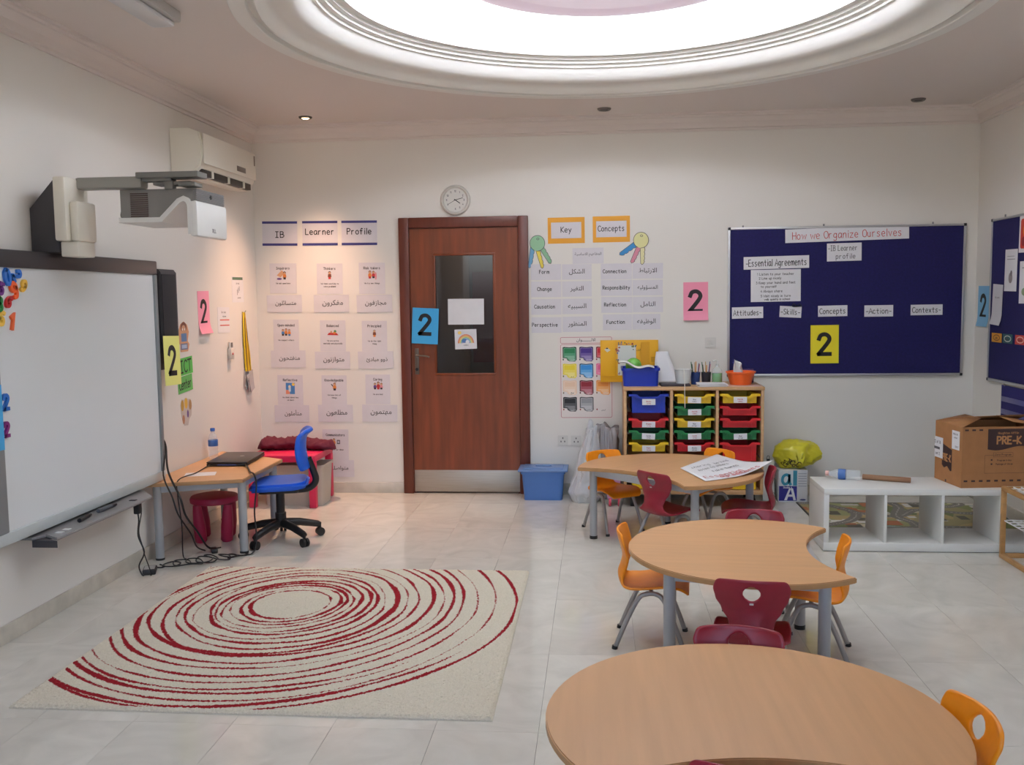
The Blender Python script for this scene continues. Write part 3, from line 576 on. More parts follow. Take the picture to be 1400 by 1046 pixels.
# ------------------------------------------------------------------ rug
def rug():
    x0, x1, y0, y1 = -2.19, -.378, 3.24, 5.085; nx, ny = 330, 336
    X, Y = np.meshgrid(np.linspace(x0, x1, nx+1), np.linspace(y0, y1, ny+1))
    dx, dy = (X+1.51), (Y-4.45)
    th = np.arctan2(dy, dx); rr = np.hypot(dx*1.06, dy*.95)
    rng = np.random.RandomState(4)
    S = np.full(X.shape, -1.0)
    radii = [.205, .25, .29, .325, .365, .41, .455, .505, .56, .615, .67, .735, .80, .86, .92, .98, 1.035, 1.085, 1.13, 1.17]
    for i, r in enumerate(radii):
        p1, p2, p3, p4, p5 = rng.rand(5)*2*PI
        wob = min(r, .5)*(.022*np.sin(th+p1)*(i > 0)+.016*np.sin(2*th+p2)+.012*np.sin(3*th+p3)+.006*np.sin(7*th+p4)+.003*np.sin(13*th+p1))
        thick = .0076+.0036*np.sin(th*1+p5)+.0024*np.sin(2*th+p1)+.0020*np.sin(9*th+p2)+.0012*np.sin(17*th+p3)+(.006 if i in (4, 8, 11) else 0)*np.clip(np.sin(th+p4), 0, 1)
        thick = np.maximum(thick, .0024)
        if i >= 15: thick = thick-.03*np.clip(np.cos(th-(2.4 if i % 2 else .2)), 0, 1)**3
        S = np.maximum(S, thick-np.abs(rr-r-wob))
    S = np.where(rr > 1.2, -1, S)
    edge = np.minimum(np.minimum(X-x0, x1-X), np.minimum(Y-y0, y1-Y))
    S = np.where(edge < .012, -1, S)
    Z = .013+rng.rand(*X.shape)*.004-.009*np.clip(1-edge/.012, 0, 1)
    jit = (rng.rand(2, *X.shape)-.5)*.004
    V = np.stack([X+jit[0]*(edge > .001), Y+jit[1]*(edge > .001), Z], -1).reshape(-1, 3)
    idx = np.arange((nx+1)*(ny+1)).reshape(ny+1, nx+1)
    F = np.stack([idx[:-1, :-1], idx[:-1, 1:], idx[1:, 1:], idx[1:, :-1]], -1).reshape(-1, 4)
    loop = np.concatenate([idx[0, :-1], idx[:-1, -1], idx[-1, :0:-1], idx[:0:-1, 0]])
    B = V[loop].copy(); B[:, 2] = 0; n0 = len(V); V = np.concatenate([V, B]); k = len(loop)
    sk = np.stack([np.roll(loop, -1), loop, n0+np.arange(k), n0+(np.arange(k)+1) % k], -1); F = np.concatenate([F, sk])
    me = bpy.data.meshes.new('rug'); me.from_pydata(V.tolist(), [], F.tolist()); me.update()
    at = me.attributes.new('pile_red', 'FLOAT', 'POINT'); at.data.foreach_set('value', np.concatenate([S.ravel(), np.full(k, -1.)]).astype(np.float32))
    m = bpy.data.materials.new('rug pile'); m.use_nodes = True; N = m.node_tree.nodes; L = m.node_tree.links; p = N['Principled BSDF']
    p.inputs['Roughness'].default_value = .95; p.inputs['Specular IOR Level'].default_value = .1
    a = N.new('ShaderNodeAttribute'); a.attribute_name = 'pile_red'
    g = N.new('ShaderNodeNewGeometry'); n = N.new('ShaderNodeTexNoise'); n.inputs['Scale'].default_value = 150; n.inputs['Detail'].default_value = 2; L.new(g.outputs['Position'], n.inputs['Vector'])
    ma = N.new('ShaderNodeMath'); ma.operation = 'MULTIPLY_ADD'; ma.inputs[1].default_value = .016; ma.inputs[2].default_value = -.008; L.new(n.outputs[0], ma.inputs[0])
    ad = N.new('ShaderNodeMath'); ad.operation = 'ADD'; L.new(ma.outputs[0], ad.inputs[0]); L.new(a.outputs['Fac'], ad.inputs[1])
    mr = N.new('ShaderNodeMapRange'); mr.inputs[1].default_value = -.0006; mr.inputs[2].default_value = .0012; L.new(ad.outputs[0], mr.inputs[0])
    n2 = N.new('ShaderNodeTexNoise'); n2.inputs['Scale'].default_value = 220; L.new(g.outputs['Position'], n2.inputs['Vector'])
    cr = N.new('ShaderNodeMix'); cr.data_type = 'RGBA'; cr.inputs['A'].default_value = lin((188, 180, 160)); cr.inputs['B'].default_value = lin((226, 219, 203)); L.new(n2.outputs[0], cr.inputs['Factor'])
    mx = N.new('ShaderNodeMix'); mx.data_type = 'RGBA'; mx.inputs['B'].default_value = lin((146, 34, 42)); L.new(cr.outputs['Result'], mx.inputs['A']); L.new(mr.outputs[0], mx.inputs['Factor'])
    L.new(mx.outputs['Result'], p.inputs['Base Color'])
    me.materials.append(m); o = bpy.data.objects.new('rug', me); COL.objects.link(o)
    tag(o, 'cream shaggy rug with wobbly dark red rings on the tiled floor', 'rug')
rug()

# ------------------------------------------------------------------ crescent tables
def table(x, y, rz, R, label, T=.46):
    t = thing('crescent_table', label, 'table', (x, y, 0), rz); k = R/.513
    bc, br = .855*k, .64*k                                   # bite circle along +X
    a0 = None; pts = []
    ca = (R*R+bc*bc-br*br)/(2*R*bc); a0 = math.acos(ca)
    for i in range(57): a = a0+(2*PI-2*a0)*i/56; pts.append((R*math.cos(a), R*math.sin(a)))
    tip = pts[-1]; b1 = math.atan2(tip[1], tip[0]-bc); b0 = math.atan2(-tip[1], tip[0]-bc)
    b1 %= 2*PI; b0 %= 2*PI
    for i in range(1, 20): a = b1+(b0-b1)*i/20; pts.append((bc+br*math.cos(a), br*math.sin(a)))
    pts = [p for p in pts]
    bm = BM(); prism(bm, pts, T-.022, T, .003); bm.normal_update()
    for f in bm.faces: f.material_index = 0 if abs(f.normal.z) > .5 else 1
    obj('tabletop', bm, [beech, beech2], t)
    legs = []
    for a in (a0+.16, 2*PI-a0-.16, PI-.72, PI+.72):
        r = (R-.062*k); lx, ly = r*math.cos(a), r*math.sin(a)
        if a in (a0+.16, 2*PI-a0-.16): lx, ly = lx*.96, ly*.96
        legs.append((lx, ly))
        l = obj('leg', cyl(BM(), (lx, ly, .02), (lx, ly, T-.022), .0235), silver, t)
        obj('foot', cyl(BM(), (lx, ly, 0), (lx, ly, .02), .0245), blackp, l)
    order = [0, 2, 3, 1]
    for i in range(4):
        p, q = Vector((*legs[order[i]], T-.045)), Vector((*legs[order[(i+1) % 4]], T-.045)); d = (q-p).normalized(); n = Vector((-d.y, d.x, 0))*.011
        bm = BM(); c = [p+n, q+n, q-n, p-n]; prism(bm, [(v.x, v.y) for v in c], T-.062, T-.022, .0); obj('rail', bm, silver, t)
    return t
table(.639, 3.929, math.radians(-5), .513, 'crescent beech table in the middle row, empty top, four chairs around it')
table(.371, 2.312, math.radians(-89), .505, 'nearest crescent beech table, big empty top at the bottom of the photo')
table(.43, 5.755, math.radians(226), .555, 'farthest crescent beech table, with a written white sheet lying on it')

# ------------------------------------------------------------------ shell chairs
def chair_proto():
    prof = [(-.148, .500), (-.146, .485), (-.138, .455), (-.128, .42), (-.122, .385), (-.130, .345), (-.142, .31), (-.135, .272), (-.105, .252), (-.06, .249), (0, .256), (.06, .262), (.115, .262), (.148, .250), (.158, .236)]
    hws = [(0, .112), (.014, .129), (.04, .136), (.075, .128), (.115, .106), (.155, .080), (.185, .073), (.21, .088), (.24, .122), (.28, .137), (.35, .141), (.44, .135), (.49, .12), (.51, .098)]
    pts = smooth_pts([(0, a, b) for a, b in prof], 8); s = [0]
    for a, b in zip(pts, pts[1:]): s.append(s[-1]+(b-a).length)
    tot = s[-1]; NV_, NU = 52, 24; bm = BM(); G = []
    def hw(t):
        t = t/tot*.51
        for (a, b), (c, d) in zip(hws, hws[1:]):
            if t <= c: f = (t-a)/(c-a); f = f*f*(3-2*f); return b+(d-b)*f
        return hws[-1][1]
    for i in range(NV_+1):
        t = tot*i/NV_; j = min(max(k for k in range(len(s)) if s[k] <= t+1e-9), len(s)-2); f = (t-s[j])/(s[j+1]-s[j]); p = pts[j].lerp(pts[j+1], f)
        row = []
        for k in range(NU+1):
            u = -1+2*k/NU; x = hw(t)*u; back = 1 if t < .2 else max(0, 1-(t-.2)/.08)
            dy = .028*u*u*back; dz = .018*abs(u)**3*(1-back)*min(1, (tot-t)/.1)-(.006*u**4 if t < .01 else 0)
            row.append((Vector((x, p.y+dy, p.z+dz)), x, t))
        G.append(row)
    hx, ht, ra, rb = 0, .054, .030, .029
    VV = [[bm.verts.new(c[0]) for c in r] for r in G]; fl = []
    for i in range(NV_):
        for k in range(NU):
            cx = sum(G[a][b][1] for a, b in ((i, k), (i+1, k), (i, k+1), (i+1, k+1)))/4; ct = (G[i][k][2]+G[i+1][k][2])/2
            if ((cx-hx)/ra)**2+((ct-ht)/rb)**2 > 1: bm.faces.new((VV[i][k], VV[i][k+1], VV[i+1][k+1], VV[i+1][k]))
    fs = set()
    for i in range(1, NV_):
        for k in range(1, NU):
            v = VV[i][k]
            if v.is_valid and len(v.link_faces) in (1, 2, 3) and i < NV_*.5 and abs(G[i][k][1]) < .07 and i > 1:
                ux, ut = (G[i][k][1]-hx)/ra, (G[i][k][2]-ht)/rb; q = math.hypot(ux, ut)
                if q > .2:
                    nx, nt = hx+ux/q*ra, ht+ut/q*rb
                    j = min(max(m for m in range(len(s)) if s[m] <= nt+1e-9), len(s)-2); f = (nt-s[j])/(s[j+1]-s[j]); p = pts[j].lerp(pts[j+1], f)
                    u = nx/hw(nt); v.co = Vector((nx, p.y+.028*u*u, p.z)); fs.add(v)
    bmesh.ops.delete(bm, geom=[v for v in bm.verts if not v.link_faces], context='VERTS')
    bmesh.ops.recalc_face_normals(bm, faces=bm.faces[:])
    me = bpy.data.meshes.new('t'); bm.to_mesh(me); bm.free(); o = bpy.data.objects.new('t', me); COL.objects.link(o)
    sm = o.modifiers.new('s', 'SOLIDIFY'); sm.thickness = .0115; sm.offset = 0
    sb = o.modifiers.new('b', 'SUBSURF'); sb.levels = 1; sb.render_levels = 1
    r = bpy.data.meshes.new_from_object(o.evaluated_get(bpy.context.evaluated_depsgraph_get())); bpy.data.objects.remove(o); bpy.data.meshes.remove(me)
    r.shade_smooth(); return r
def make_chairs():
    shell = chair_proto(); meshes = {}
    for nm, m in (('maroon', redsh), ('orange', orsh)):
        c = shell.copy(); c.materials.clear(); c.materials.append(m); meshes[nm] = c
    bl = []
    for sx in (-1, 1):
        b = tube(BM(), [(sx*.132, -.150, .004), (sx*.122, -.098, .13), (sx*.112, -.052, .218), (sx*.108, -.02, .238), (sx*.108, .02, .240), (sx*.113, .055, .215), (sx*.124, .10, .12), (sx*.134, .140, .004)], .0105, 10, smooth=5)
        me = bpy.data.meshes.new('leg'); b.to_mesh(me); b.free(); me.materials.append(chrome); me.shade_smooth()
        ft = []
        for y in (-.152, .142):
            f = cyl(BM(), (sx*.1325, y, 0), (sx*.1318, y*.985, .014), .0128, seg=12); fm = bpy.data.meshes.new('foot'); f.to_mesh(fm); f.free(); fm.materials.append(blackp); fm.shade_smooth(); fm.set_sharp_from_angle(angle=.7); ft.append(fm)
        bl.append((me, ft))
    br = tube(BM(), [(-.108, .0, .240), (.108, .0, .240)], .0095, 10); bme = bpy.data.meshes.new('brace'); br.to_mesh(bme); br.free(); bme.materials.append(chrome)
    pl = box(-.007, .007, -.1395, -.1375, .408, .414); pme = bpy.data.meshes.new('maker_plate'); pl.to_mesh(pme); pl.free(); pme.materials.append(lightg)
    CH = [('orange', .232, 4.09, -96, 'orange chair at the left side of the middle table, seen from its side'),
          ('maroon', .562, 3.474, -10, 'maroon chair in front of the middle table, its back with the hole facing us'),
          ('orange', .885, 3.965, 77, 'orange chair in the curved notch of the middle table'),
          ('maroon', .720, 4.335, 176, 'maroon chair behind the middle table, only its top edge showing'),
          ('maroon', .400, 2.725, 170, 'maroon chair behind the nearest table, only the top of its back showing'),
          ('orange', .786, 2.30, 98, 'orange chair at the right end of the nearest table'),
          ('maroon', .345, 2.115, -11, 'maroon chair in the notch of the nearest table, at the bottom edge of the photo'),
          ('maroon', .404, 5.515, -48, 'maroon chair turned sideways at the front of the farthest table'),
          ('maroon', .884, 5.60, 84, 'maroon chair at the right of the farthest table, under the white sheet'),
          ('orange', .097, 6.09, -148, 'orange chair at the far left corner of the farthest table, near the white bags'),
          ('orange', .702, 6.169, 129, 'orange chair behind the farthest table, in front of the tray unit')]
    for col, x, y, rz, lab in CH:
        t = thing('school_chair', lab, 'chair', (x, y, 0), math.radians(rz))
        obj('seat_shell', None, None, t, mesh=meshes[col])
        for me, ft in bl:
            l = obj('leg_frame', None, None, t, mesh=me)
            for f in ft: obj('rubber_foot', None, None, l, mesh=f)
        obj('brace', None, None, t, mesh=bme); obj('maker_plate', None, None, t, mesh=pme)
make_chairs()
def flipchart():
    # one loose sheet lying on the far table, its right corner lifting past the edge
    A, B_, C, D = Vector((.495, 5.742, .462)), Vector((.776, 6.258, .462)), Vector((1.035, 5.70, .492)), Vector((.60, 5.33, .462))
    n = 20; V = []; F = []
    for i in range(n+1):
        for j in range(n+1):
            u, v = i/n, j/n; p = A*(1-u)*(1-v)+B_*u*(1-v)+C*u*v+D*(1-u)*v
            p.z = .4625+.055*max(0, (u+v-1.35)/.65)**2+.004*math.sin(u*5)*math.sin(v*6)*(1 if .1 < u < .9 and .1 < v < .9 else .3)+.003
            p.y -= .05*math.sin(u*PI)*v*.4; V.append(p)
    for i in range(n):
        for j in range(n): a = i*(n+1)+j; F.append((a, a+n+1, a+n+2, a+1))
    me = bpy.data.meshes.new('flipchart_sheet'); me.from_pydata([tuple(v) for v in V], [], F); me.materials.append(paper); me.shade_smooth()
    o = bpy.data.objects.new('flipchart_sheet', me); COL.objects.link(o)
    sm = o.modifiers.new('thickness', 'SOLIDIFY'); sm.thickness = .0009; sm.offset = 1
    tag(o, 'large white sheet with coloured handwriting lying across the farthest table', 'paper')
    # handwriting follows the sheet: x runs along the long edge
    def put(lines, m):
        bm = BM()
        for a in lines: write(bm, *a[0], **a[1])
        for v in bm.verts:
            u, w_ = max(0, min(1, v.co.y)), max(0, min(1, v.co.x))    # x along D-A..C-B, y across
            p = A*(1-u)*(1-w_)+B_*u*(1-w_)+C*u*w_+D*(1-u)*w_
            z = .4625+.055*max(0, (u+w_-1.35)/.65)**2+.004*math.sin(u*5)*math.sin(w_*6)*(1 if .1 < u < .9 and .1 < w_ < .9 else .3)+.0062
            v.co = Vector((p.x, p.y-.05*math.sin(u*PI)*w_*.4, z))
        obj('lettering', bm, m, o)
    put([W_('Essential', .80, .36, .12, .011, rot=PI/2*.98, maxw=.6, jit=.2), W_('agreements', .90, .55, .10, .011, rot=PI/2*.98, maxw=.6, jit=.2)], redink)
    put([W_('sharing', .25, .30, .08, .008, rot=PI/2*.9, maxw=.4, jit=.3), W_('listen to others', .42, .45, .07, .008, rot=PI/2, maxw=.6, jit=.3), W_('be kind', .30, .72, .07, .008, rot=PI/2, maxw=.4, jit=.3), W_('take turns', .58, .55, .07, .008, rot=PI/2, maxw=.5, jit=.3)], greyink)
flipchart()

# ------------------------------------------------------------------ interactive whiteboard, projector
def whiteboard():
    t = thing('whiteboard', 'interactive whiteboard with a dark top frame on the left wall', 'whiteboard', (XL, 4.5, 0))
    F = .088; y0, y1 = -.83, .835; z0, z1 = .463, 1.738
    obj('back_box', box(0, F-.02, y0+.01, y1-.01, z0+.01, z1-.01), darkg, t)
    obj('writing_surface', box(F-.02, F-.008, y0+.16, y1-.03, z0+.05, z1-.075), WHITEBOARD, t)
    obj('top_frame', box(F-.02, F+.006, y0, y1, z1-.078, z1, .006), P('whiteboard dark frame', (58, 54, 56), .35), t)
    obj('bottom_frame', box(F-.02, F+.004, y0, y1, z0, z0+.052, .004), P('whiteboard pale frame', (190, 196, 196), .35), t)
    obj('left_frame', box(F-.02, F+.004, y0, y0+.165, z0+.052, z1-.078, .004), P('whiteboard grey frame', (132, 136, 138), .4), t)
    obj('right_frame', box(F-.02, F+.004, y1-.034, y1, z0+.052, z1-.078, .004), P('whiteboard grey frame', (132, 136, 138), .4), t)
    sh = P('pen tray grey', (140, 138, 138), .4)
    bm = BM(); prism(bm, [(.0, -.50), (.085, -.50), (.115, -.44), (.205, -.50), (.212, .40), (.19, .44), (.085, .57), (.0, .57)], .437, .449, .003)
    tr = obj('pen_tray', bm, sh, t)
    prism(b := BM(), [(.085, -.50), (.205, -.50), (.10, -.44), (.085, -.44)], .405, .437); bx(b, .02, .15, -.42, .42, .424, .437); obj('tray_bracket', b, darkg, tr)
    for i, (y, c) in enumerate(((-.40, whitep), (-.34, whitep), (.30, darkg))): obj('button', box(.14, .175, y-.014, y+.014, .449, .453, .002), c, tr)
    for i, (x, y, a, ln, lab) in enumerate(((.135, -.14, .12, .13, 'black pen lying nearer the camera in the whiteboard tray'), (.13, .08, -.05, .16, 'thick grey pen in the middle of the whiteboard tray'))):
        p = thing('marker_pen', lab, 'pen', (XL+x, 4.5+y, .449+.011), PI/2+a)
        obj('barrel', cyl(BM(), (-ln/2, 0, 0), (ln/4, 0, 0), .0105, seg=14), blackp if i == 0 else P('pen grey', (86, 90, 96), .4), p)
        obj('cap', tube(BM(), [(ln/4, 0, 0), (ln/2-.01, 0, 0), (ln/2, 0, 0)], [.011, .008], 14), blackp, p)
    p = thing('power_plug', 'black plug hanging under the whiteboard pen tray', 'plug', (XL+.15, 4.86, .4235))
    obj('plug_body', box(-.016, .016, -.02, .02, -.06, 0, .006), blackp, p)
    obj('cable', tube(BM(), [(0, 0, -.06), (0, .005, -.10), (-.02, .03, -.19), (.01, .03, -.28), (-.03, .045, -.36), (-.02, .05, -.41), (-.01, .056, -.418)], .0042, 8, smooth=6), blackp, p)
    obj('thin_cable', tube(BM(), [(-.03, .09, 0), (-.03, .10, -.07), (-.03, .06, -.17), (0, .03, -.24), (.01, .035, -.30), (.03, .045, -.38), (.03, .055, -.419)], .003, 8, smooth=6), blackp, p)
whiteboard()
MG = [('0', 3.931, 1.619, .062, 12, (38, 108, 196), 'blue zero magnet at the top of the whiteboard'), ('2', 3.998, 1.626, .056, -62, (38, 108, 196), 'blue two magnet lying on its side beside the blue zero'),
      ('6', 4.043, 1.581, .052, 150, (240, 190, 70), 'yellow upside down six magnet, the rightmost on the whiteboard'), ('9', 3.975, 1.562, .066, 25, (240, 96, 40), 'orange nine magnet between the red and the yellow magnet'),
      ('5', 3.882, 1.566, .048, -20, (110, 40, 130), 'purple magnet under the blue zero'), ('6', 3.932, 1.512, .052, -40, (200, 40, 44), 'red magnet below the orange nine'),
      ('8', 3.868, 1.502, .054, 0, (30, 140, 70), 'green magnet at the left of the red magnet'), ('9', 3.872, 1.442, .058, 160, (240, 196, 80), 'yellow magnet under the green magnet'),
      ('1', 3.948, 1.424, .062, -15, (240, 110, 60), 'orange one magnet alone at the bottom of the magnet cluster'), ('2', 3.868, 1.08, .06, 0, (38, 108, 196), 'blue two magnet low at the left edge of the whiteboard'), ('2', 3.862, .962, .056, 0, (140, 50, 130), 'purple two magnet, the lowest on the whiteboard')]
for ch, y, z, h, rot, col, lab in MG:
    S, W = strokes(ch); k = h/7.5; bm = BM()
    for pl in S: ribbon(bm, [((a-W/2)*k, (b-3.7)*k) for a, b in pl], h*.27, 0, .011)
    o = obj('number_magnet', bm, P('magnet %d %d %d' % col, col, .35), angle=30)
    o.matrix_world = Matrix.Translation((XL+.0802, y, z)) @ BASE['L'] @ Matrix.Rotation(math.radians(rot), 4, 'Z'); tag(o, lab, 'magnet')
def projector():
    t = thing('projector', 'short throw projector on an arm from the wall above the whiteboard', 'projector', (XL, 4.36, 1.738))
    # wall box and white column
    bm = BM(); q = [(0, 0), (.145, 0), (.145, .335), (.12, .335), (0, .205)]
    prism(bm, q, -.16, .10, .004, Matrix.Rotation(PI/2, 4, 'X')); obj('wall_box', bm, darkg, t)
    bm = BM(); bx(bm, .145, .205, -.15, .06, .05, .345, .012); bx(bm, .205, .245, -.12, .05, .05, .235, .012); bx(bm, .15, .235, -.11, .04, -.02, .05, .006)
    obj('column', bm, acw, t)
    a = obj('arm', box(.195, .52, -.045, .035, .295, .350, .012), P('projector arm', (150, 150, 144), .4), t)
    bm = BM(); bx(bm, .42, .66, -.035, .025, .305, .330, .004); bx(bm, .50, .80, -.06, .05, .318, .345, .004); bx(bm, .56, .74, -.01, .07, .290, .306, .002); bx(bm, .70, .78, -.05, .04, .278, .296, .003); bx(bm, .62, .66, -.02, .02, .27, .34)
    bm.transform(Matrix.Translation((0, 0, .02))); obj('arm_bracket', bm, P('arm slide', (120, 120, 116), .4), a)
    # body: profile in X-Z swept along Y
    y0, y1 = -.015, .335
    prof = [(.375, .262), (.375, .118), (.575, .118), (.665, .205), (.690, .215), (.712, .205), (.716, .185), (.745, .185), (.745, .262)]
    M = Matrix.Translation((0, y1, 0)) @ Matrix.Rotation(PI/2, 4, 'X')
    bm = BM(); prism(bm, prof, 0, y1-y0, .010, M); obj('body', bm, P('projector grey', (132, 130, 128), .45), t)
    bm = BM(); low = [(.372, .132), (.372, .108), (.581, .108), (.669, .194), (.690, .203), (.702, .195), (.707, .178), (.707, .05), (.725, .05), (.725, .19), (.714, .216), (.690, .227), (.659, .214), (.572, .130), (.375, .130)]
    bx(bm, .714, .754, y0-.006, y1+.006, .040, .205, .012); prism(bm, low, -.004, y1-y0+.008, 0, M); obj('white_hood', bm, whitep, t)
    bm = BM()
    for i in range(12): bx(bm, .43, .515, y0-.003, y0+.002, .134+.0095*i, .1395+.0095*i)
    g = obj('side_grille', bm, P('grille dark', (74, 58, 54), .6), t); g['kind'] = 'stuff'
    bm = BM()
    for i in range(6): bx(bm, .744, .748, y0+.01, y1-.01, .209+.009*i, .213+.009*i)
    g = obj('front_louver', bm, midg, t); g['kind'] = 'stuff'
    obj('infrared_eye', cyl(BM(), (.744, .16, .235), (.750, .16, .235), .010), blackp, t)
    b = BM(); write(b, 'DELL', 0, 0, .016, .003, z=0); o = obj('maker_mark', b, greyink, t); o.matrix_local = Matrix.Translation((.7546, .17, .075)) @ BASE['L']
    obj('cable', tube(BM(), [(.375, .05, .13), (.35, .05, .14), (.352, .05, .17), (.375, .05, .235)], .004, 8, smooth=5), blackp, t)
    for ch in t.children:
        if ch.name.split('.')[0] in ('body', 'white_hood', 'side_grille', 'front_louver', 'infrared_eye', 'maker_mark', 'cable'): ch.location += Vector((.02, 0, .03))
projector()
def speaker():
    t = thing('speaker', 'tall dark grey speaker mounted right of the whiteboard', 'speaker', (XL, 5.46, 0))
    bm = BM(); prism(bm, [(0, 1.10), (.05, 1.10), (.10, 1.26), (.10, 1.675), (.085, 1.695), (0, 1.695)], -.115, .105, .006, Matrix.Rotation(PI/2, 4, 'X')); obj('cabinet', bm, darkg, t)
    obj('grille', box(.10, .106, -.095, .085, 1.27, 1.665, .004), P('speaker cloth', (48, 46, 50), .9), t)
speaker()
def aircon():
    t = thing('air_conditioner', 'white wall air conditioner high in the left corner', 'air conditioner', (XL, 6.24, 2.285)); y = .465
    bm = BM(); prism(bm, [(0, .01), (.06, 0), (.135, .005), (.19, .055), (.205, .12), (.205, .20), (.19, .262), (.12, .288), (0, .288)], -y, y, .008, Matrix.Rotation(PI/2, 4, 'X')); obj('casing', bm, acw, t)
    obj('front_panel', box(.2055, .212, -y+.012, y-.012, .07, .255, .003), acw, t)
    obj('outlet', box(.13, .185, -y+.05, y-.05, .0, .042, .004, M=Matrix.Translation((0, 0, 0))), P('outlet shadow grey', (58, 52, 48), .6), t)
    for yy in (-.27, 0, .27): obj('vane', box(.128, .192, yy-.012, yy+.012, -.002, .045), acw, t)
    obj('louver', box(.085, .155, -y+.03, y-.03, -.006, .002, .002), acw, t)
    obj('display_window', box(.212, .2135, .09, .25, .095, .13, .001), P('dull display', (120, 108, 100), .4), t)
    obj('badge', box(.212, .2135, y-.05, y-.03, .17, .24, .001), P('dull display', (120, 108, 100)), t)
aircon()

# ------------------------------------------------------------------ small things on the left wall
def left_bits():
    gm = P('green card', (92, 190, 88), .6)
    o = sheet('sign_card', 'L', 5.87, 1.093, .205, .11, 3, gm, 'upper green card reading ICT beside the whiteboard', 'sign'); lettering(o, [W_('ICT', 0, 0, .075, .010, sx=1.5, maxw=.16)], ink)
    o = sheet('sign_card', 'L', 5.85, .98, .215, .105, 4, P('green card two', (104, 184, 98), .6), 'lower green card reading Center under the ICT card', 'sign', off=.0016); lettering(o, [W_('Center', 0, 0, .06, .008, maxw=.18)], ink)
    t = sheet('cutout_picture', 'L', 5.855, 1.28, .165, .19, 0, P('cutout tan', (214, 160, 122), .6), 'paper cut-out of a child sitting at a computer, above the ICT card', 'decoration')
    bm = BM(); prism(bm, [(-.05, -.095), (.06, -.095), (.085, -.05), (.06, -.03), (.082, .03), (.06, .075), (.01, .098), (-.04, .08), (-.075, .03), (-.08, -.03), (-.05, -.05)], 0, .0014)
    old = t.data; me = bpy.data.meshes.new('cutout'); bm.to_mesh(me); bm.free(); me.materials.append(P('cutout tan', (214, 160, 122))); t.data = me
    patches(t, [(ell(.005, .06, .045, .035), BRN), (ell(.005, .045, .032, .03), TAN), (ell(-.012, .048, .006, .008), (240, 240, 240)), (ell(.02, .048, .006, .008), (240, 240, 240)), (R4(-.035, -.03, .045, .022), (92, 130, 176)), (R4(-.045, -.082, .055, -.042), (110, 120, 150)), (R4(-.032, -.074, .042, -.05), (170, 190, 214))])
    t = sheet('cutout_picture', 'L', 5.85, .80, .17, .17, 0, whitep, 'paper cut-out of three children holding hands, below the green cards', 'decoration')
    bm = BM(); prism(bm, [(-.08, .05), (-.06, .085), (-.03, .08), (0, .09), (.03, .08), (.07, .075), (.085, .03), (.075, -.03), (.04, -.05), (.02, -.09), (-.03, -.085), (-.06, -.05), (-.075, 0)], 0, .0014)
    me = bpy.data.meshes.new('cutout'); bm.to_mesh(me); bm.free(); me.materials.append(P('cutout white', (200, 190, 182), .6)); t.data = me
    patches(t, [(ell(-.055, .045, .022, .035), (190, 150, 60)), (ell(0, .055, .024, .035), (222, 180, 60)), (ell(.06, .04, .022, .033), (180, 140, 90)), (ell(-.045, -.045, .018, .03), (180, 130, 100)), (ell(.02, -.015, .014, .025), PUR)])
    o = sheet('notice', 'L', 6.811, 1.588, .225, .187, .5, paper, 'white notice with a dark green bar, upper one near the room corner', 'notice'); patches(o, [(R4(-.1, .07, .1, .09), (88, 120, 96))] + [(R4(-.02+.02*i, -.04+.015*(i % 3), -.008+.02*i, .0+.012*i), GRY) for i in range(3)]); lettering(o, [W_('Arrival', 0, .045, .014, .0022), W_('and notes', .02, -.06, .01, .002)], greyink)
    o = sheet('notice', 'L', 6.524, 1.372, .215, .18, -1, paper, 'white notice with two red lines beside the pink number sheet', 'notice'); patches(o, [(R4(-.07, -.004, .1, .004), (214, 100, 96)), (R4(-.07, -.042, .1, -.034), (214, 100, 96))]); lettering(o, [W_('Our rules', 0, .055, .014, .002), W_('walk quietly', .01, .025, .009, .0018)], greyink)
    t = thing('remote_control', 'white remote control in a wall holder under the notice with red lines', 'remote control', (XL, 6.60, 1.09))
    obj('holder', box(0, .028, -.032, .032, 0, .075, .005), P('holder white', (206, 200, 194), .4), t); obj('remote', box(.006, .022, -.025, .025, .03, .125, .005), P('remote white', (218, 214, 210), .4), t)
    obj('screen', box(.022, .0232, -.018, .018, .085, .118), P('remote screen', (110, 112, 110), .3), t); obj('button', box(.0275, .0295, -.012, .012, .03, .045, .001), P('remote red', (190, 70, 70), .4), t)
    t = thing('lanyard_bunch', 'bunch of yellow lanyards with clear badges hanging on the left wall', 'lanyards', (XL, 6.88, 1.42))
    obj('hook', tube(BM(), [(0, 0, .0), (.02, 0, .0), (.03, 0, .012)], .004, 8), steel, t)
    cols = [P('lanyard yellow', (236, 200, 30), .6), P('lanyard amber', (206, 160, 20), .6), P('lanyard dark', (92, 66, 20), .6)]
    for i in range(9):
        a = -.05+.1*i/8; q = tube(BM(), [(.012+.002*(i % 3), a*.1, 0), (.014+.004*(i % 2), a*.5+.01, -.16), (.012+.003*(i % 3), a*.7+.03, -.30), (.014, a*.9+.05, -.44)], .0065, 6, smooth=3); obj('strap', q, cols[(i*2) % 3 if i % 4 else 0], t)
    for i in range(6):
        o = obj('badge', box(0, .0016, -.04, .04, -.12, 0), P('clear badge', (180, 176, 178), .2), t); o.location = (.006+.004*i, .03+.018*(i % 4), -.44-.02*(i % 3)); o.rotation_euler = (math.radians(-12+7*i), 0, 0)
left_bits()

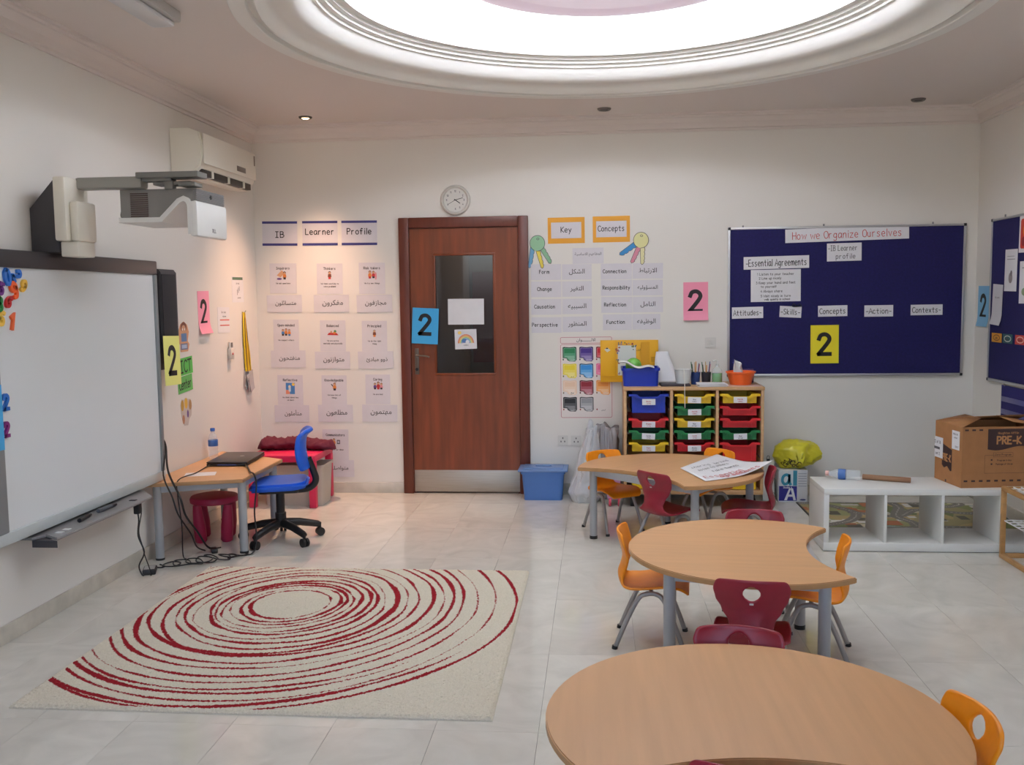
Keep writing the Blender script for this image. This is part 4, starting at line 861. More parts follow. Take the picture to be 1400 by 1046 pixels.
# ------------------------------------------------------------------ desk corner
def desk():
    t = thing('desk', 'small beech trapezoid desk against the left wall, holding the laptop', 'desk', (-2.33, 5.75, 0)); T = .46
    bm = BM(); q = [(-.285, -.56), (.25, -.40), (.255, .30), (-.285, .62)]; prism(bm, q, T-.022, T, .003); bm.normal_update()
    for f in bm.faces: f.material_index = 0 if abs(f.normal.z) > .5 else 1
    obj('desktop', bm, [beech, beech2], t)
    L = [(-.225, -.50), (.215, -.325), (.205, .25), (-.235, .50)]
    for x, y in L: l = obj('leg', cyl(BM(), (x, y, .012), (x, y, T-.022), .025), silver, t); obj('foot', cyl(BM(), (x, y, 0), (x, y, .012), .026), blackp, l)
    for i in range(4):
        p, q2 = Vector(L[i]), Vector(L[(i+1) % 4]); d = (q2-p).normalized(); n = Vector((-d.y, d.x))*.011
        prism(b := BM(), [tuple(v) for v in (p+n, q2+n, q2-n, p-n)], T-.062, T-.022); obj('rail', b, silver, t)
desk()
def laptop():
    t = thing('laptop', 'closed black laptop on the trapezoid desk', 'laptop', (-2.355, 5.965, .46), math.radians(4))
    obj('base', box(-.13, .13, -.20, .20, .004, .018, .004), blackp, t); obj('lid', box(-.13, .13, -.20, .20, .0195, .030, .004), P('laptop lid', (40, 36, 36), .3), t)
    for x in (-.11, .11):
        for y in (-.17, .17): obj('rubber_foot', cyl(BM(), (x, y, 0), (x, y, .004), .008, seg=10), blackp, t)
    obj('port_row', box(-.06, .06, -.2015, -.199, .007, .014), P('blue ports', (60, 70, 120), .4), t)
    obj('emblem', lathe(BM(), [(0, .030), (.014, .030), (.014, .0306), (0, .0306)], 20, (.03, .03, 0)), alu, t)
laptop()
def water_bottle(name, loc, label, lying=False):
    t = thing(name, label, 'bottle', loc)
    cl = mat('clear bottle plastic', (226, 234, 240), .08, alpha=.28, spec=.7)
    k = 1.0; prof = [(0, .002), (.026, 0), (.031, .006), (.031, .05), (.029, .056), (.031, .062), (.031, .118), (.030, .135), (.022, .158), (.0135, .172), (.0135, .182)]
    obj('body', lathe(BM(), prof, 28), cl, t, angle=60)
    obj('label', lathe(BM(), [(.0318, .084), (.0322, .085), (.0322, .125), (.0318, .126)], 28), P('bottle label', (70, 110, 176), .4), t)
    obj('cap', lathe(BM(), [(0, .204), (.014, .203), (.0155, .20), (.0155, .184), (.013, .182), (0, .182)], 20), P('bottle cap', (50, 96, 176), .4), t); return t
b = water_bottle('water_bottle', (-2.555, 6.075, .46), 'clear water bottle with a blue cap standing on the desk behind the laptop')
sheetm = obj('paper_sheet', box(-.09, .09, -.06, .06, 0, .0012), paper); sheetm.location = (-2.40, 5.50, .4602); sheetm.rotation_euler = (0, 0, .3); tag(sheetm, 'small white paper lying on the desk in front of the laptop', 'paper')
def stool():
    t = thing('stool', 'dark pink round plastic stool under the desk', 'stool', (-2.42, 5.74, 0)); m = P('stool plastic', (170, 32, 72), .45)
    obj('seat', lathe(BM(), [(0, .285), (.12, .285), (.142, .280), (.15, .266), (.148, .245), (.135, .240), (0, .240)], 40), m, t)
    for i in range(4):
        a = PI/4+.25+PI/2*i; c, s = math.cos(a), math.sin(a)
        obj('leg', lathe(BM(), [(0, 0), (.026, 0), (.036, .012), (.038, .10), (.030, .20), (.024, .242), (0, .242)], 18), m, t, loc=(.108*c, .108*s, 0), rot=(-.10*s, .10*c, 0))
stool()
def swivel_chair():
    t = thing('swivel_chair', 'small blue swivel chair on black castors by the desk', 'chair', (-1.985, 5.72, 0), math.radians(103)); bl = P('bright blue plastic', (24, 96, 214), .42)
    # local +Y faces the desk
    bm = BM(); prism(bm, rrect(0, .0, .36, .36, .10, 6), .335, .378, .016); 
    for v in bm.verts: v.co.z += .03*(v.co.x/.18)**2*.3+.012*max(0, -v.co.y/.18)**2-.014*max(0, v.co.y/.18)**3
    obj('seat', bm, bl, t)
    G = []; bm = BM()
    for i in range(15):
        v = i/14; z = .455+.25*v; y = -.182+.026*math.sin(v*PI*.92)-(.0 if v < .8 else (v-.8)**2*.9); hw = .130+.035*math.sin(v*PI)**.7-.02*(v > .93)
        G.append([bm.verts.new((hw*u, y+.035*u*u, z)) for u in np.linspace(-1, 1, 13)])
    for a, c in zip(G, G[1:]):
        for k in range(12): bm.faces.new((a[k], a[k+1], c[k+1], c[k]))
    o = obj('backrest', bm, bl, t); s = o.modifiers.new('t', 'SOLIDIFY'); s.thickness = .026; s.offset = 0; s2 = o.modifiers.new('b', 'BEVEL'); s2.width = .009; s2.segments = 3; s2.limit_method = 'ANGLE'
    obj('back_support', tube(BM(), [(0, .02, .322), (0, -.10, .318), (0, -.185, .330), (0, -.222, .375), (0, -.208, .44), (0, -.178, .52)], .021, 12, smooth=6), blackp, t)
    obj('under_seat', box(-.09, .09, -.12, .12, .312, .336, .01), blackp, t)
    g = obj('gas_column', cyl(cyl(BM(), (0, 0, .12), (0, 0, .315), .027), (0, 0, .10), (0, 0, .18), .034), blackp, t)
    for i in range(5):
        a = math.radians(3+72*i); c, s_ = math.cos(a), math.sin(a)
        arm = obj('base_arm', tube(BM(), [(0, 0, .115), (.12*c, .12*s_, .105), (.235*c, .235*s_, .078), (.25*c, .25*s_, .07)], [.028, .018], 10), blackp, t)
        px, py = .25*c, .25*s_; b = BM()
        for w_ in (-.012, .012): n = Vector((-s_, c, 0))*w_; ax = Vector((-s_, c, 0))*.008; cyl(b, Vector((px, py, .027))+n-ax, Vector((px, py, .027))+n+ax, .027, seg=18)
        cyl(b, (px, py, .03), (px, py, .075), .008, seg=10); obj('castor', b, blackp, arm)
swivel_chair()
def pink_table():
    t = thing('low_table', 'low pink red table in the far left corner with a cloth on it', 'table', (-2.285, 6.865, 0)); m = P('pink red plastic', (214, 34, 84), .4)
    obj('tabletop', box(-.25, .25, -.235, .235, .335, .385, .006), m, t)
    for x in (-1, 1):
        for y in (-1, 1): obj('leg', box(x*.225-.025, x*.225+.025, y*.21-.025, y*.21+.025, 0, .335, .004), m, t)
pink_table()
def cloth():
    n, m_ = 60, 24; bm = BM(); G = []
    for i in range(n+1):
        r = []
        for j in range(m_+1):
            a = 2*PI*j/m_; u = i/n; x = -.27+.60*u; prof = max(0.02, min(1, u*9, (1-u)*14))**.5
            ry = (.085+.02*math.sin(u*9))*prof*(1-.35*max(0, u-.75)/.25); rz = (.044+.004*math.sin(u*14+1)+.006*max(0, .3-u)/.3)*prof*(1-.4*max(0, u-.72)/.28)
            p = Vector((x, ry*math.cos(a), rz+rz*math.sin(a)))
            d = (1-abs(noise.noise(Vector((x*16, p.y*14, p.z*20)))*2))*.014-.007+noise.noise(Vector((x*42, p.y*30+7, p.z*44)))*.010
            p.y += d*math.cos(a); p.z = max(.002, p.z+d*math.sin(a)); r.append(bm.verts.new(p))
        G.append(r)
    for a, b in zip(G, G[1:]):
        for k in range(m_): bm.faces.new((a[k], a[(k+1) % m_], b[(k+1) % m_], b[k]))
    bm.faces.new(G[0][::-1]); bm.faces.new(G[-1]); bmesh.ops.recalc_face_normals(bm, faces=bm.faces[:])
    o = obj('folded_cloth', bm, P('maroon fabric', (92, 14, 44), .8, bump=(60, .4, .004)), angle=180); o.location = (-2.29, 6.93, .385); tag(o, 'crumpled maroon cloth lying along the low pink table', 'cloth')
cloth()
def open_bin(name, label, x0, x1, y0, y1, h, taper, m, th=.004, cat='bin', rim=.008):
    t = thing(name, label, cat, ((x0+x1)/2, (y0+y1)/2, 0)); w, d = (x1-x0)/2, (y1-y0)/2
    bm = BM(); L = [(1-taper, .0), (1, h), (1+rim/w, h), (1+rim/w, h-.018)]
    def ringv(k, z, ins=0): return [bm.verts.new((px, py, z)) for px, py in rrect(0, 0, 2*(w*k-ins), 2*(d*k-ins), .025, 3)]
    R = [ringv(k, z) for k, z in L[::-1]]; R2 = [ringv(1, h-.001, th), ringv(1-taper, th, th)]
    seq = R+R2
    seq = [R[0], R[1], R[2], R[3]]
    n = len(seq[0])
    def strip(a, b):
        for i in range(n): bm.faces.new((a[i], a[(i+1) % n], b[(i+1) % n], b[i]))
    strip(R[0], R[1]); strip(R[1], R2[0]); strip(R2[0], R2[1]); bm.faces.new(R2[1]); strip(R[0], R[2]) if False else None
    strip(R[2], R[3]); bm.faces.new(R[3][::-1]); strip(R[0], R[2])
    bmesh.ops.recalc_face_normals(bm, faces=bm.faces[:]); obj('body', bm, m, t); return t
tb = open_bin('storage_bin', 'translucent white storage bin standing under the low pink table', -2.46, -2.00, 6.71, 6.97, .30, .07, mat('frosted plastic', (222, 212, 200), .45, trans=.35), cat='storage bin')

def cables():
    def cable(label, pts, r=.0045):
        o = obj('cable', tube(BM(), pts, r, 8, smooth=7), blackp); tag(o, label, 'cable'); return o
    cable('black cable hanging from behind the whiteboard to the floor by the stool', [(-2.60, 5.40, .72), (-2.545, 5.36, .66), (-2.47, 5.22, .53), (-2.36, 5.12, .40), (-2.34, 5.14, .29), (-2.33, 5.27, .16), (-2.34, 5.40, .05), (-2.33, 5.46, .008)], .006)
    cable('second black cable beside it, running down to the adapter on the floor', [(-2.60, 5.40, .70), (-2.55, 5.365, .63), (-2.49, 5.20, .51), (-2.40, 5.11, .40), (-2.375, 5.12, .30), (-2.36, 5.24, .16), (-2.38, 5.36, .05), (-2.36, 5.43, .008)], .0045)
    cable('thin black cable from the laptop over the front desk edge to the floor', [(-2.445, 5.755, .474), (-2.45, 5.70, .468), (-2.43, 5.50, .468), (-2.435, 5.27, .468), (-2.44, 5.265, .38), (-2.43, 5.28, .2), (-2.44, 5.30, .02), (-2.40, 5.25, .006)], .0035)
    cable('thicker black cable from the laptop curving over the short desk side to the floor', [(-2.225, 5.772, .476), (-2.17, 5.68, .470), (-2.10, 5.53, .470), (-2.055, 5.47, .466), (-2.035, 5.45, .40), (-2.045, 5.43, .25), (-2.035, 5.42, .08), (-2.05, 5.38, .008), (-2.12, 5.33, .006), (-2.16, 5.28, .006)], .005)
    rng = random.Random(3); pts = []
    for i in range(46):
        a = i*1.05; u = i/45; cx = -2.44+.36*u; cy = 5.10+.27*u+.03*math.sin(i); pts.append((cx+(.10-.03*u)*math.cos(a)*rng.uniform(.4, 1), cy+.055*math.sin(a)*rng.uniform(.4, 1), .006+.012*rng.random()))
    cable('tangle of thin black cables lying on the floor between the desk legs', pts, .0038)
    t = thing('power_adapter', 'black power adapter brick on the floor below the whiteboard', 'adapter', (-2.49, 4.985, 0), math.radians(20))
    obj('brick', box(-.035, .035, -.05, .05, .0, .03, .006), blackp, t); obj('rating_label', box(-.028, .028, -.036, .036, .03, .0306), P('adapter label', (170, 168, 166), .5), t)
    obj('lead', tube(BM(), [(.03, .045, .015), (.05, .07, .006), (.07, .09, .006), (.04, .14, .006)], .004, 8, smooth=5), blackp, t)
    t = thing('inline_adapter', 'small black inline plug lying on the floor in front of the stool', 'adapter', (-2.30, 5.42, 0), math.radians(30)); obj('brick', box(-.018, .018, -.035, .035, 0, .028, .006), blackp, t); obj('lead', tube(BM(), [(0, .033, .012), (.01, .06, .006), (.05, .08, .006)], .004, 8, smooth=4), blackp, t)
cables()

# ------------------------------------------------------------------ tray unit
TZ = .862
def tray_unit():
    t = thing('tray_unit', 'wooden storage unit with three columns of coloured trays', 'storage unit', (.67, 6.95, 0)); W = .486; y0, y1 = -.23, .235
    bm = BM(); bx(bm, -W-.004, W+.004, y0-.004, y1, TZ-.022, TZ, .002); obj('top_panel', bm, oak, t)
    for x in (-W, W-.02): obj('side_panel', box(x, x+.02, y0, y1, .10, TZ-.022, .0015), oak, t)
    for x in (-.162, .155): obj('divider', box(x-.0, x+.02, y0, y1, .13, TZ-.022, .0015), oak, t)
    obj('bottom_panel', box(-W+.02, W-.02, y0, y1, .10, .13, .0015), oak, t); obj('back_panel', box(-W+.02, W-.02, y1-.008, y1-.002, .13, TZ-.022), oak, t)
    for x in (-W+.06, W-.06):
        for y in (y0+.06, y1-.06): obj('castor', cyl(cyl(BM(), (x-.014, y, .032), (x+.014, y, .032), .032), (x, y, .05), (x, y, .10), .012), blackp, t)
    for cx in (-.312, .0065, .322):
        for k in range(7):
            z = .795-.0857*k
            for sx in (-1, 1): obj('runner', box(cx+sx*.143-.004, cx+sx*.143+.004, y0+.03, y1-.03, z-.008, z), P('runner', (120, 116, 112), .5), t)
tray_unit()
CLR = {'blue': (24, 54, 176), 'red': (214, 34, 40), 'green': (24, 122, 62), 'yellow': (236, 196, 30)}
def tray_mesh(depth):
    w = .139; bm = BM()
    lip = [(-w, 0), (-.082, 0), (-.062, -.019), (.062, -.019), (.082, 0), (w, 0), (w, -.016), (.10, -.018), (.076, -.033), (-.076, -.033), (-.10, -.018), (-w, -.016)]
    M = Matrix.Rotation(PI/2, 4, 'X'); a = BM(); prism(a, lip, 0, .016, .002, M); n0 = 0
    b = BM(); y = .0; d = .40; tp = .018
    q = [(-.118, -.012), (.118, -.012), (.112, -depth), (-.112, -depth)]
    prism(b, [(-.118, -.015), (-.076, -.030), (.076, -.030), (.118, -.015), (.112, -depth), (-.112, -depth)], -.012, -.008, .001, M)
    bx(b, -.116, -.112, .012, d, -depth, -.006); bx(b, .112, .116, .012, d, -depth, -.006); bx(b, -.112, .112, .012, d, -depth, -depth+.004); bx(b, -.112, .112, d-.004, d, -depth, -.006)
    for sx in (-1, 1): bx(b, sx*.137-.022 if sx > 0 else -.137, .137 if sx > 0 else -.115, .0, d, -.010, -.004)
    for sx in (-1, 1): bx(b, sx*.085-.003, sx*.085+.003, .004, .009, -depth+.006, -.03)
    return a, b
TM = {}
for dp in (.068, .135):
    a, b = tray_mesh(dp)
    for nm, bm in (('lip', a), ('body', b)):
        me = bpy.data.meshes.new(nm); bm.to_mesh(me); bm.free(); me.shade_smooth(); me.set_sharp_from_angle(angle=.6); TM[(nm, dp)] = me
TRAYS = [(0, 0, 'blue', .135, 1), (0, 2, 'red', .068, 1), (0, 3, 'green', .068, 1), (0, 4, 'yellow', .068, 1), (0, 6.35, 'yellow', .135, 0),
         (1, 0, 'yellow', .068, 1), (1, 1, 'green', .068, 1), (1, 2, 'yellow', .068, 1), (1, 3, 'green', .068, 1), (1, 4, 'red', .068, 1), (1, 6.35, 'red', .135, 0),
         (2, 0, 'yellow', .068, 1), (2, 1, 'red', .068, 0), (2, 2, 'red', .068, 0), (2, 3, 'green', .068, 1), (2, 4, 'red', .135, 0), (2, 6.35, 'yellow', .135, 0)]
COLN = ['left', 'middle', 'right']; ROWN = {0: 'top', 1: 'second', 2: 'third', 3: 'fourth', 4: 'fifth', 6.35: 'bottom'}
for c, r, col, dp, lb in TRAYS:
    cx = .67+(-.312, .0065, .322)[c]; z = .815-.0857*r
    t = thing('storage_tray', '%s %s tray in the %s column of the unit, %s from the top' % ('deep' if dp > .1 else 'shallow', col, COLN[c], ROWN[r]) if r not in (0, 6.35) else '%s %s tray at the %s of the %s column of the unit' % ('deep' if dp > .1 else 'shallow', col, ROWN[r], COLN[c]), 'tray', (cx, 6.728+random.uniform(-.004, .004), z))
    m = P('tray '+col, CLR[col], .35, bump=(300, .05, .0005))
    for nm in ('lip', 'body'):
        me = TM[(nm, dp)].copy(); me.materials.append(m); obj(nm, None, None, t, mesh=me)
    if lb:
        h = .042; zz = -.03-.012 if dp < .1 else -.055
        o = obj('label_card', box(-.046, .046, -.0185, -.0175, zz-h/2, zz+h/2), paper, t, rot=(0, random.uniform(-.05, .05), 0))
        b = BM(); write(b, random.choice(['Paint', 'Glue', 'Paper', 'Shapes', 'Blocks', 'Pencils', 'Cards']), 0, .004, .009, .0016, maxw=.07, z=0); write(b, random.choice(['and tape', 'sorting', 'numbers']), 0, -.01, .006, .0013, maxw=.06, z=0)
        q = obj('lettering', b, redink if (c + int(r)) % 2 == 0 else greyink, o); q.matrix_local = Matrix.Translation((0, -.0188, zz)) @ Matrix.Rotation(PI/2, 4, 'X')

# things standing on the tray unit
def unit_top():
    bb = open_bin('storage_box', 'deep blue plastic box on top of the tray unit, at its left end', .178, .436, 6.80, 7.05, .13, .05, P('tray blue', CLR['blue'], .35), cat='box'); bb.location.z = TZ
    o = thing('ball', 'translucent green ball in the blue box on the tray unit', 'ball', (.262, 6.982, TZ+.135)); b = BM(); bmesh.ops.create_icosphere(b, subdivisions=4, radius=.058)
    for v in b.verts: v.co += v.co.normalized()*.003*math.sin(v.co.x*110)*math.sin(v.co.z*110)*math.sin(v.co.y*110)
    obj('shell', b, P('green translucent', (132, 214, 92), .25, trans=.3), o, angle=180)
    n = 26; b = BM(); G = []
    for i in range(n+1):
        u = i/n; x = -.125+.25*u; G.append([b.verts.new((x, -.075+.15*k/8, .045*(1-u)*(.6+.4*math.cos(u*2))+.012*math.sin(u*9)+.010*math.sin(k*.8))) for k in range(9)])
    for p, q in zip(G, G[1:]):
        for k in range(8): b.faces.new((p[k], q[k], q[k+1], p[k+1]))
    w_ = obj('plastic_tray', b, P('glossy white', (220, 222, 218), .2)); w_.location = (.275, 6.838, TZ+.130); s = w_.modifiers.new('t', 'SOLIDIFY'); s.thickness = .004; tag(w_, 'wavy white plastic packing tray lying on the blue box', 'tray')
    b = BM(); 
    o = thing('carton', 'flattened yellow printed carton leaning on the wall behind the blue box', 'carton', (.237, 7.17, TZ)); yl = P('carton yellow', (232, 172, 24), .5)
    obj('panel', box(-.215, .215, -.006, .006, 0, .315, .001), yl, o); obj('flap', box(-.215, -.105, -.016, -.006, .045, .312, .002), P('carton yellow flap', (238, 178, 28), .5), o)
    R = lambda x0, z0, x1, z1: R4(x0, z0, x1, z1); L = []
    rg = random.Random(5); L.append((R(-.085, .05, .05, .275), (216, 220, 214)))
    for i in range(70):
        a, c = rg.uniform(-.10, .055), rg.uniform(.05, .30)
        if a < -.07 or c > .265 or (a > .03 and c > .23): L.append((ell(a, c, rg.uniform(.004, .009), rg.uniform(.004, .009), 7), rg.choice([(150, 60, 60), (80, 90, 110), (110, 120, 70), (160, 130, 150), (90, 110, 140), (170, 90, 60)])))
    L += [(R(.085, .05, .15, .30), (222, 160, 20)), (R(-.18, .045, -.14, .08), (176, 140, 30))]
    q = patches(o, L); q.matrix_local = Matrix.Translation((0, -.0062, 0)) @ Matrix.Rotation(PI/2, 4, 'X')
    b = BM(); 
    for i in range(5): write(b, 'abc def ghi', .165+.009*i, .17, .005, .0014, rot=PI/2, z=0)
    q = obj('lettering', b, P('carton print', (150, 104, 20), .6), o); q.matrix_local = Matrix.Translation((0, -.0074, 0)) @ Matrix.Rotation(PI/2, 4, 'X')
    q = arabic(o, 'الوان', .07, .24, .03, .05, P('carton ink', (70, 50, 20)), z=0); q.matrix_local = Matrix.Translation((0, -.0072, 0)) @ Matrix.Rotation(PI/2, 4, 'X')
    q = patches(o, [([(-.185, .245), (-.165, .262), (-.14, .24), (-.165, .225)], (226, 226, 214)), ([(-.178, .25), (-.165, .262), (-.155, .25)], (40, 40, 40))]); q.matrix_local = Matrix.Translation((0, -.0175, 0)) @ Matrix.Rotation(PI/2, 4, 'X')
    # leaning sheet, folder, papers
    b = BM(); G = []
    for i in range(13):
        v = i/12; G.append([b.verts.new((-.02+(.045+.05*(1-v))*u+.05*(1-v)**2, .10*v-.04, .225*v+.003)) for u in np.linspace(-1, 1, 5)])
    for p, q in zip(G, G[1:]):
        for k in range(4): b.faces.new((p[k], p[k+1], q[k+1], q[k]))
    o = obj('paper_sheet', b, paper); o.location = (.50, 7.09, TZ); s = o.modifiers.new('t', 'SOLIDIFY'); s.thickness = .001; tag(o, 'curved white paper leaning on the wall right of the yellow carton', 'paper')
    o = obj('folder', box(-.105, .105, -.10, .10, 0, .014, .003), P('dark folder', (44, 34, 44), .5)); o.location = (.552, 6.88, TZ); tag(o, 'dark folder lying flat under the white pot on the tray unit', 'folder')
    st = thing('paper_stack', 'stack of white papers near the front edge of the tray unit', 'papers', (.80, 6.795, TZ), .03)
    for i in range(6): obj('paper_sheet', box(-.10, .10, -.062, .062, .004*i, .004*i+.0034), paper, st, loc=(random.uniform(-.008, .008), random.uniform(-.006, .006), 0), rot=(0, 0, random.uniform(-.08, .08)))
    o = thing('pot', 'white plastic pot with a string hanging from it on the tray unit', 'pot', (.612, 6.90, TZ+.014)); obj('body', lathe(BM(), [(0, 0), (.050, 0), (.062, .098), (.066, .10), (.062, .10), (.058, .095), (.047, .004), (0, .004)], 28), P('pot white', (222, 224, 222), .35), o)
    obj('string', tube(BM(), [(.0, -.055, .09), (.0, -.075, .10), (-.004, -.13, .06), (-.005, -.192, .012), (-.005, -.197, -.06), (-.003, -.197, -.16)], .0028, 6, smooth=4), P('string white', (230, 228, 220)), o)
    PC = [(206, 60, 50), (216, 140, 60), (90, 60, 40), (60, 110, 80), (200, 170, 120), (70, 80, 120)]
    for k, (x, nm, c) in enumerate(((.705, 'dark blue cup of pencils on the tray unit, beside the white pot', (40, 62, 120)), (.782, 'black cup of pencils on the tray unit, beside the green soap bottle', (44, 40, 46)))):
        o = thing('pencil_cup', nm, 'cup', (x, 6.955, TZ)); obj('cup', lathe(BM(), [(0, 0), (.03, 0), (.036, .088), (.034, .088), (.028, .003), (0, .003)], 22), P('cup %d' % k, c, .3), o)
        for i in range(6):
            a = 2*PI*i/6+.3; p = Vector((x+.013*math.cos(a), 6.955+.013*math.sin(a), TZ+.006)); d = Vector((math.cos(a)*.13, math.sin(a)*.10, 1)).normalized(); Lp = random.uniform(.12, .15)
            q = obj('pencil', tube(BM(), [p, p+d*Lp, p+d*(Lp+.012)], [.0038, .0030], 6), P('pencil %d' % i, PC[(i+k) % 6], .5)); tag(q, '%s pencil standing in the %s cup on the tray unit' % (['red', 'orange', 'brown', 'green', 'tan', 'slate blue'][(i+k) % 6], 'dark blue' if k == 0 else 'black'), 'pencil', 'pencils in the %s cup' % ('dark blue' if k == 0 else 'black'))
    o = thing('soap_bottle', 'clear pump bottle with green liquid on the tray unit', 'bottle', (.858, 6.94, TZ)); obj('bottle', lathe(BM(), [(0, 0), (.034, 0), (.037, .006), (.037, .095), (.03, .112), (.014, .124), (.014, .135)], 26), mat('clear bottle plastic', (226, 234, 240), .08, alpha=.28, spec=.7), o)
    obj('liquid', lathe(BM(), [(0, .003), (.033, .003), (.0355, .008), (.0355, .082), (0, .082)], 26), P('green soap', (70, 170, 40), .2), o); obj('pump', tube(cyl(BM(), (0, 0, .13), (0, 0, .152), .013), [(0, 0, .15), (0, 0, .170), (-.012, -.005, .174), (-.03, -.01, .168)], .0055, 8), P('pump clear', (206, 210, 206), .3), o)
    ob = thing('basin', 'orange plastic basin on the right end of the tray unit', 'basin', (1.02, 6.90, TZ)); obj('body', lathe(BM(), [(0, 0), (.074, 0), (.098, .082), (.106, .084), (.106, .094), (.096, .094), (.071, .004), (0, .004)], 40), P('orange basin', (240, 104, 40), .4), ob)
    b = BM(); G = []
    for i in range(9):
        v = i/8; G.append([b.verts.new((.035*u*(1.5-v)+.018*math.sin(u*4+v*2), .02*math.sin(u*3+v*3), .09*v*(1-.35*u))) for u in np.linspace(-1, 1, 9)])
    for p, q in zip(G, G[1:]):
        for k in range(8): b.faces.new((p[k], p[k+1], q[k+1], q[k]))
    o = obj('tissue', b, P('tissue', (226, 224, 224), .8)); o.location = (1.01, 6.90, TZ+.062); s = o.modifiers.new('t', 'SOLIDIFY'); s.thickness = .001; tag(o, 'white paper tissue sticking up out of the orange basin', 'tissue')
    o = obj('book', box(-.05, .05, -.012, .012, 0, .10, .002), P('purple book', (74, 40, 84), .5)); o.location = (1.085, 7.06, TZ); tag(o, 'dark purple book standing behind the orange basin', 'book')
    o = obj('paper_sheet', box(-.12, .12, -.07, .07, 0, .003), P('pinkish paper', (206, 176, 160), .6)); o.location = (1.03, 6.82, TZ); o.rotation_euler = (0, 0, .03); 
    tag(o, 'pinkish paper lying under the orange basin', 'paper'); ob.location.z += .003
unit_top()

def colour_chart():
    o = sheet('colour_chart', 'B', -.085, .892, .427, .63, .2, P('chart paper', (228, 220, 216), .45), 'poster of twelve colour swatches with Arabic names above the wall sockets', 'poster')
    b = BM()
    for q in (rrect(0, -.025, .385, .555, .012), rrect(0, .285, .385, .045, .01)): q = q+[q[0]]; ribbon(b, q, .004, .0018)
    obj('border_line', b, P('chart line', (196, 130, 136), .6), o)
    arabic(o, 'الالــــــــوان', .0, .285, .2, .03, ink)
    NM = [['أخضر', 'بنفسجي', 'أحمر'], ['أصفر', 'أزرق', 'وردي'], ['بيج', 'بني', 'برتقالي'], ['أسود', 'رمادي', 'أبيض']]
    CC = [[(34, 128, 78), (70, 44, 140), (214, 40, 60)], [(236, 214, 50), (50, 146, 222), (238, 110, 160)], [(236, 204, 176), (146, 34, 50), (244, 160, 70)], [(36, 36, 40), (150, 152, 158), (236, 234, 232)]]
    for r in range(4):
        for c in range(3):
            x, y = -.125+.126*c, .18-.127*r; col = CC[r][c]; s = .052
            pts = [(-s, s), (-.8*s, s*1.08), (0, s), (.8*s, s*1.08), (s, s), (s*1.02, -s*.8), (s*.8, -s*1.08), (0, -s*1.05), (-.35*s, -s*.85), (-.45*s, -s*.6), (-s, -s*.55)]
            pts = [(x+a, y+b_) for a, b_ in pts]; dark = tuple(int(v*.55) for v in col); light = tuple(int(v+(255-v)*.45) for v in col); L = []
            if (r, c) != (3, 2):
                q = [(x+(a-x)*.86, y+(d-y)*.86) for a, d in pts]; q2 = [(x+(a-x)*.74, y+(d-y)*.70-.008) for a, d in pts]
                mid = tuple((a+b_)//2 for a, b_ in zip(col, light)); L = [(pts, dark if r in (0, 3) or c == 1 else col), (q, light), ([(x+(a-x)*.8, y+(d-y)*.8) for a, d in pts], col), ([(x+(a-x)*.76, min(y+(d-y)*.76, y+.008)) for a, d in pts], mid), ([(x+(a-x)*.72, min(y+(d-y)*.72, y-.012)) for a, d in pts], light)]
                L.append((ell(x+.02, y-.044, .026, .010), light))
            L.append((ell(x-.048, y-.04, .005, .007), (150, 60, 60) if r == 3 else dark))
            patches(o, L, 'swatch')
            arabic(o, NM[r][c], x+(.0 if (r, c) == (3, 2) else .018), y-.044, .04, .016, ink if (r, c) in ((3, 2), (1, 0), (2, 0), (3, 1)) else paper, z=.0026)
colour_chart()

# ------------------------------------------------------------------ notice boards
def notice_board():
    t = thing('notice_board', 'big navy felt notice board with an aluminium frame on the back wall', 'notice board', (1.806, YB, 1.447)); W, H = .843, .549
    obj('felt_panel', box(-W+.012, W-.012, -.0165, 0, -H+.012, H-.012), navy, t)
    for nm, a in (('top_frame', (-W, W, H-.016, H)), ('bottom_frame', (-W, W, -H, -H+.018)), ('side_frame', (-W, -W+.016, -H+.018, H-.016)), ('side_frame', (W-.016, W, -H+.018, H-.016))): obj(nm, box(a[0], a[1], -.022, 0, a[2], a[3], .002), alu, t)
    for x in (-1, 1):
        for z in (-1, 1): obj('corner_cap', box(x*W-.018 if x > 0 else -W-.002, W+.002 if x > 0 else -W+.018, -.024, .0, z*H-.018 if z > 0 else -H-.002, H+.002 if z > 0 else -H+.018, .003), blackp, t)
    for x in (-.735, -.155, .615): obj('hanger', box(x-.006, x+.006, -.006, 0, H, H+.016, .002), midg, t)
notice_board()
def pinned(u, z, wd, ht, tl, lines, m, label, z0=0, shear=0, off=.0185):
    o = sheet('paper_strip', 'B', u, z, wd, ht, tl, paper, label, 'paper', off=off, shear=shear); lettering(o, lines, m); return o
pinned(1.812, 1.935, .877, .098, 1.2, [W_('How we Organize Ourselves', 0, 0, .052, .0048, maxw=.78, jit=.12)], redink, 'long white strip headed How we Organize Ourselves at the top of the navy board')
pinned(1.796, 1.805, .246, .13, .8, [W_('-IB Learner', -.01, .03, .038, .0042, maxw=.21, jit=.15), W_('profile', .01, -.03, .034, .0042, jit=.15)], greyink, 'white card reading IB Learner profile under the long heading strip')
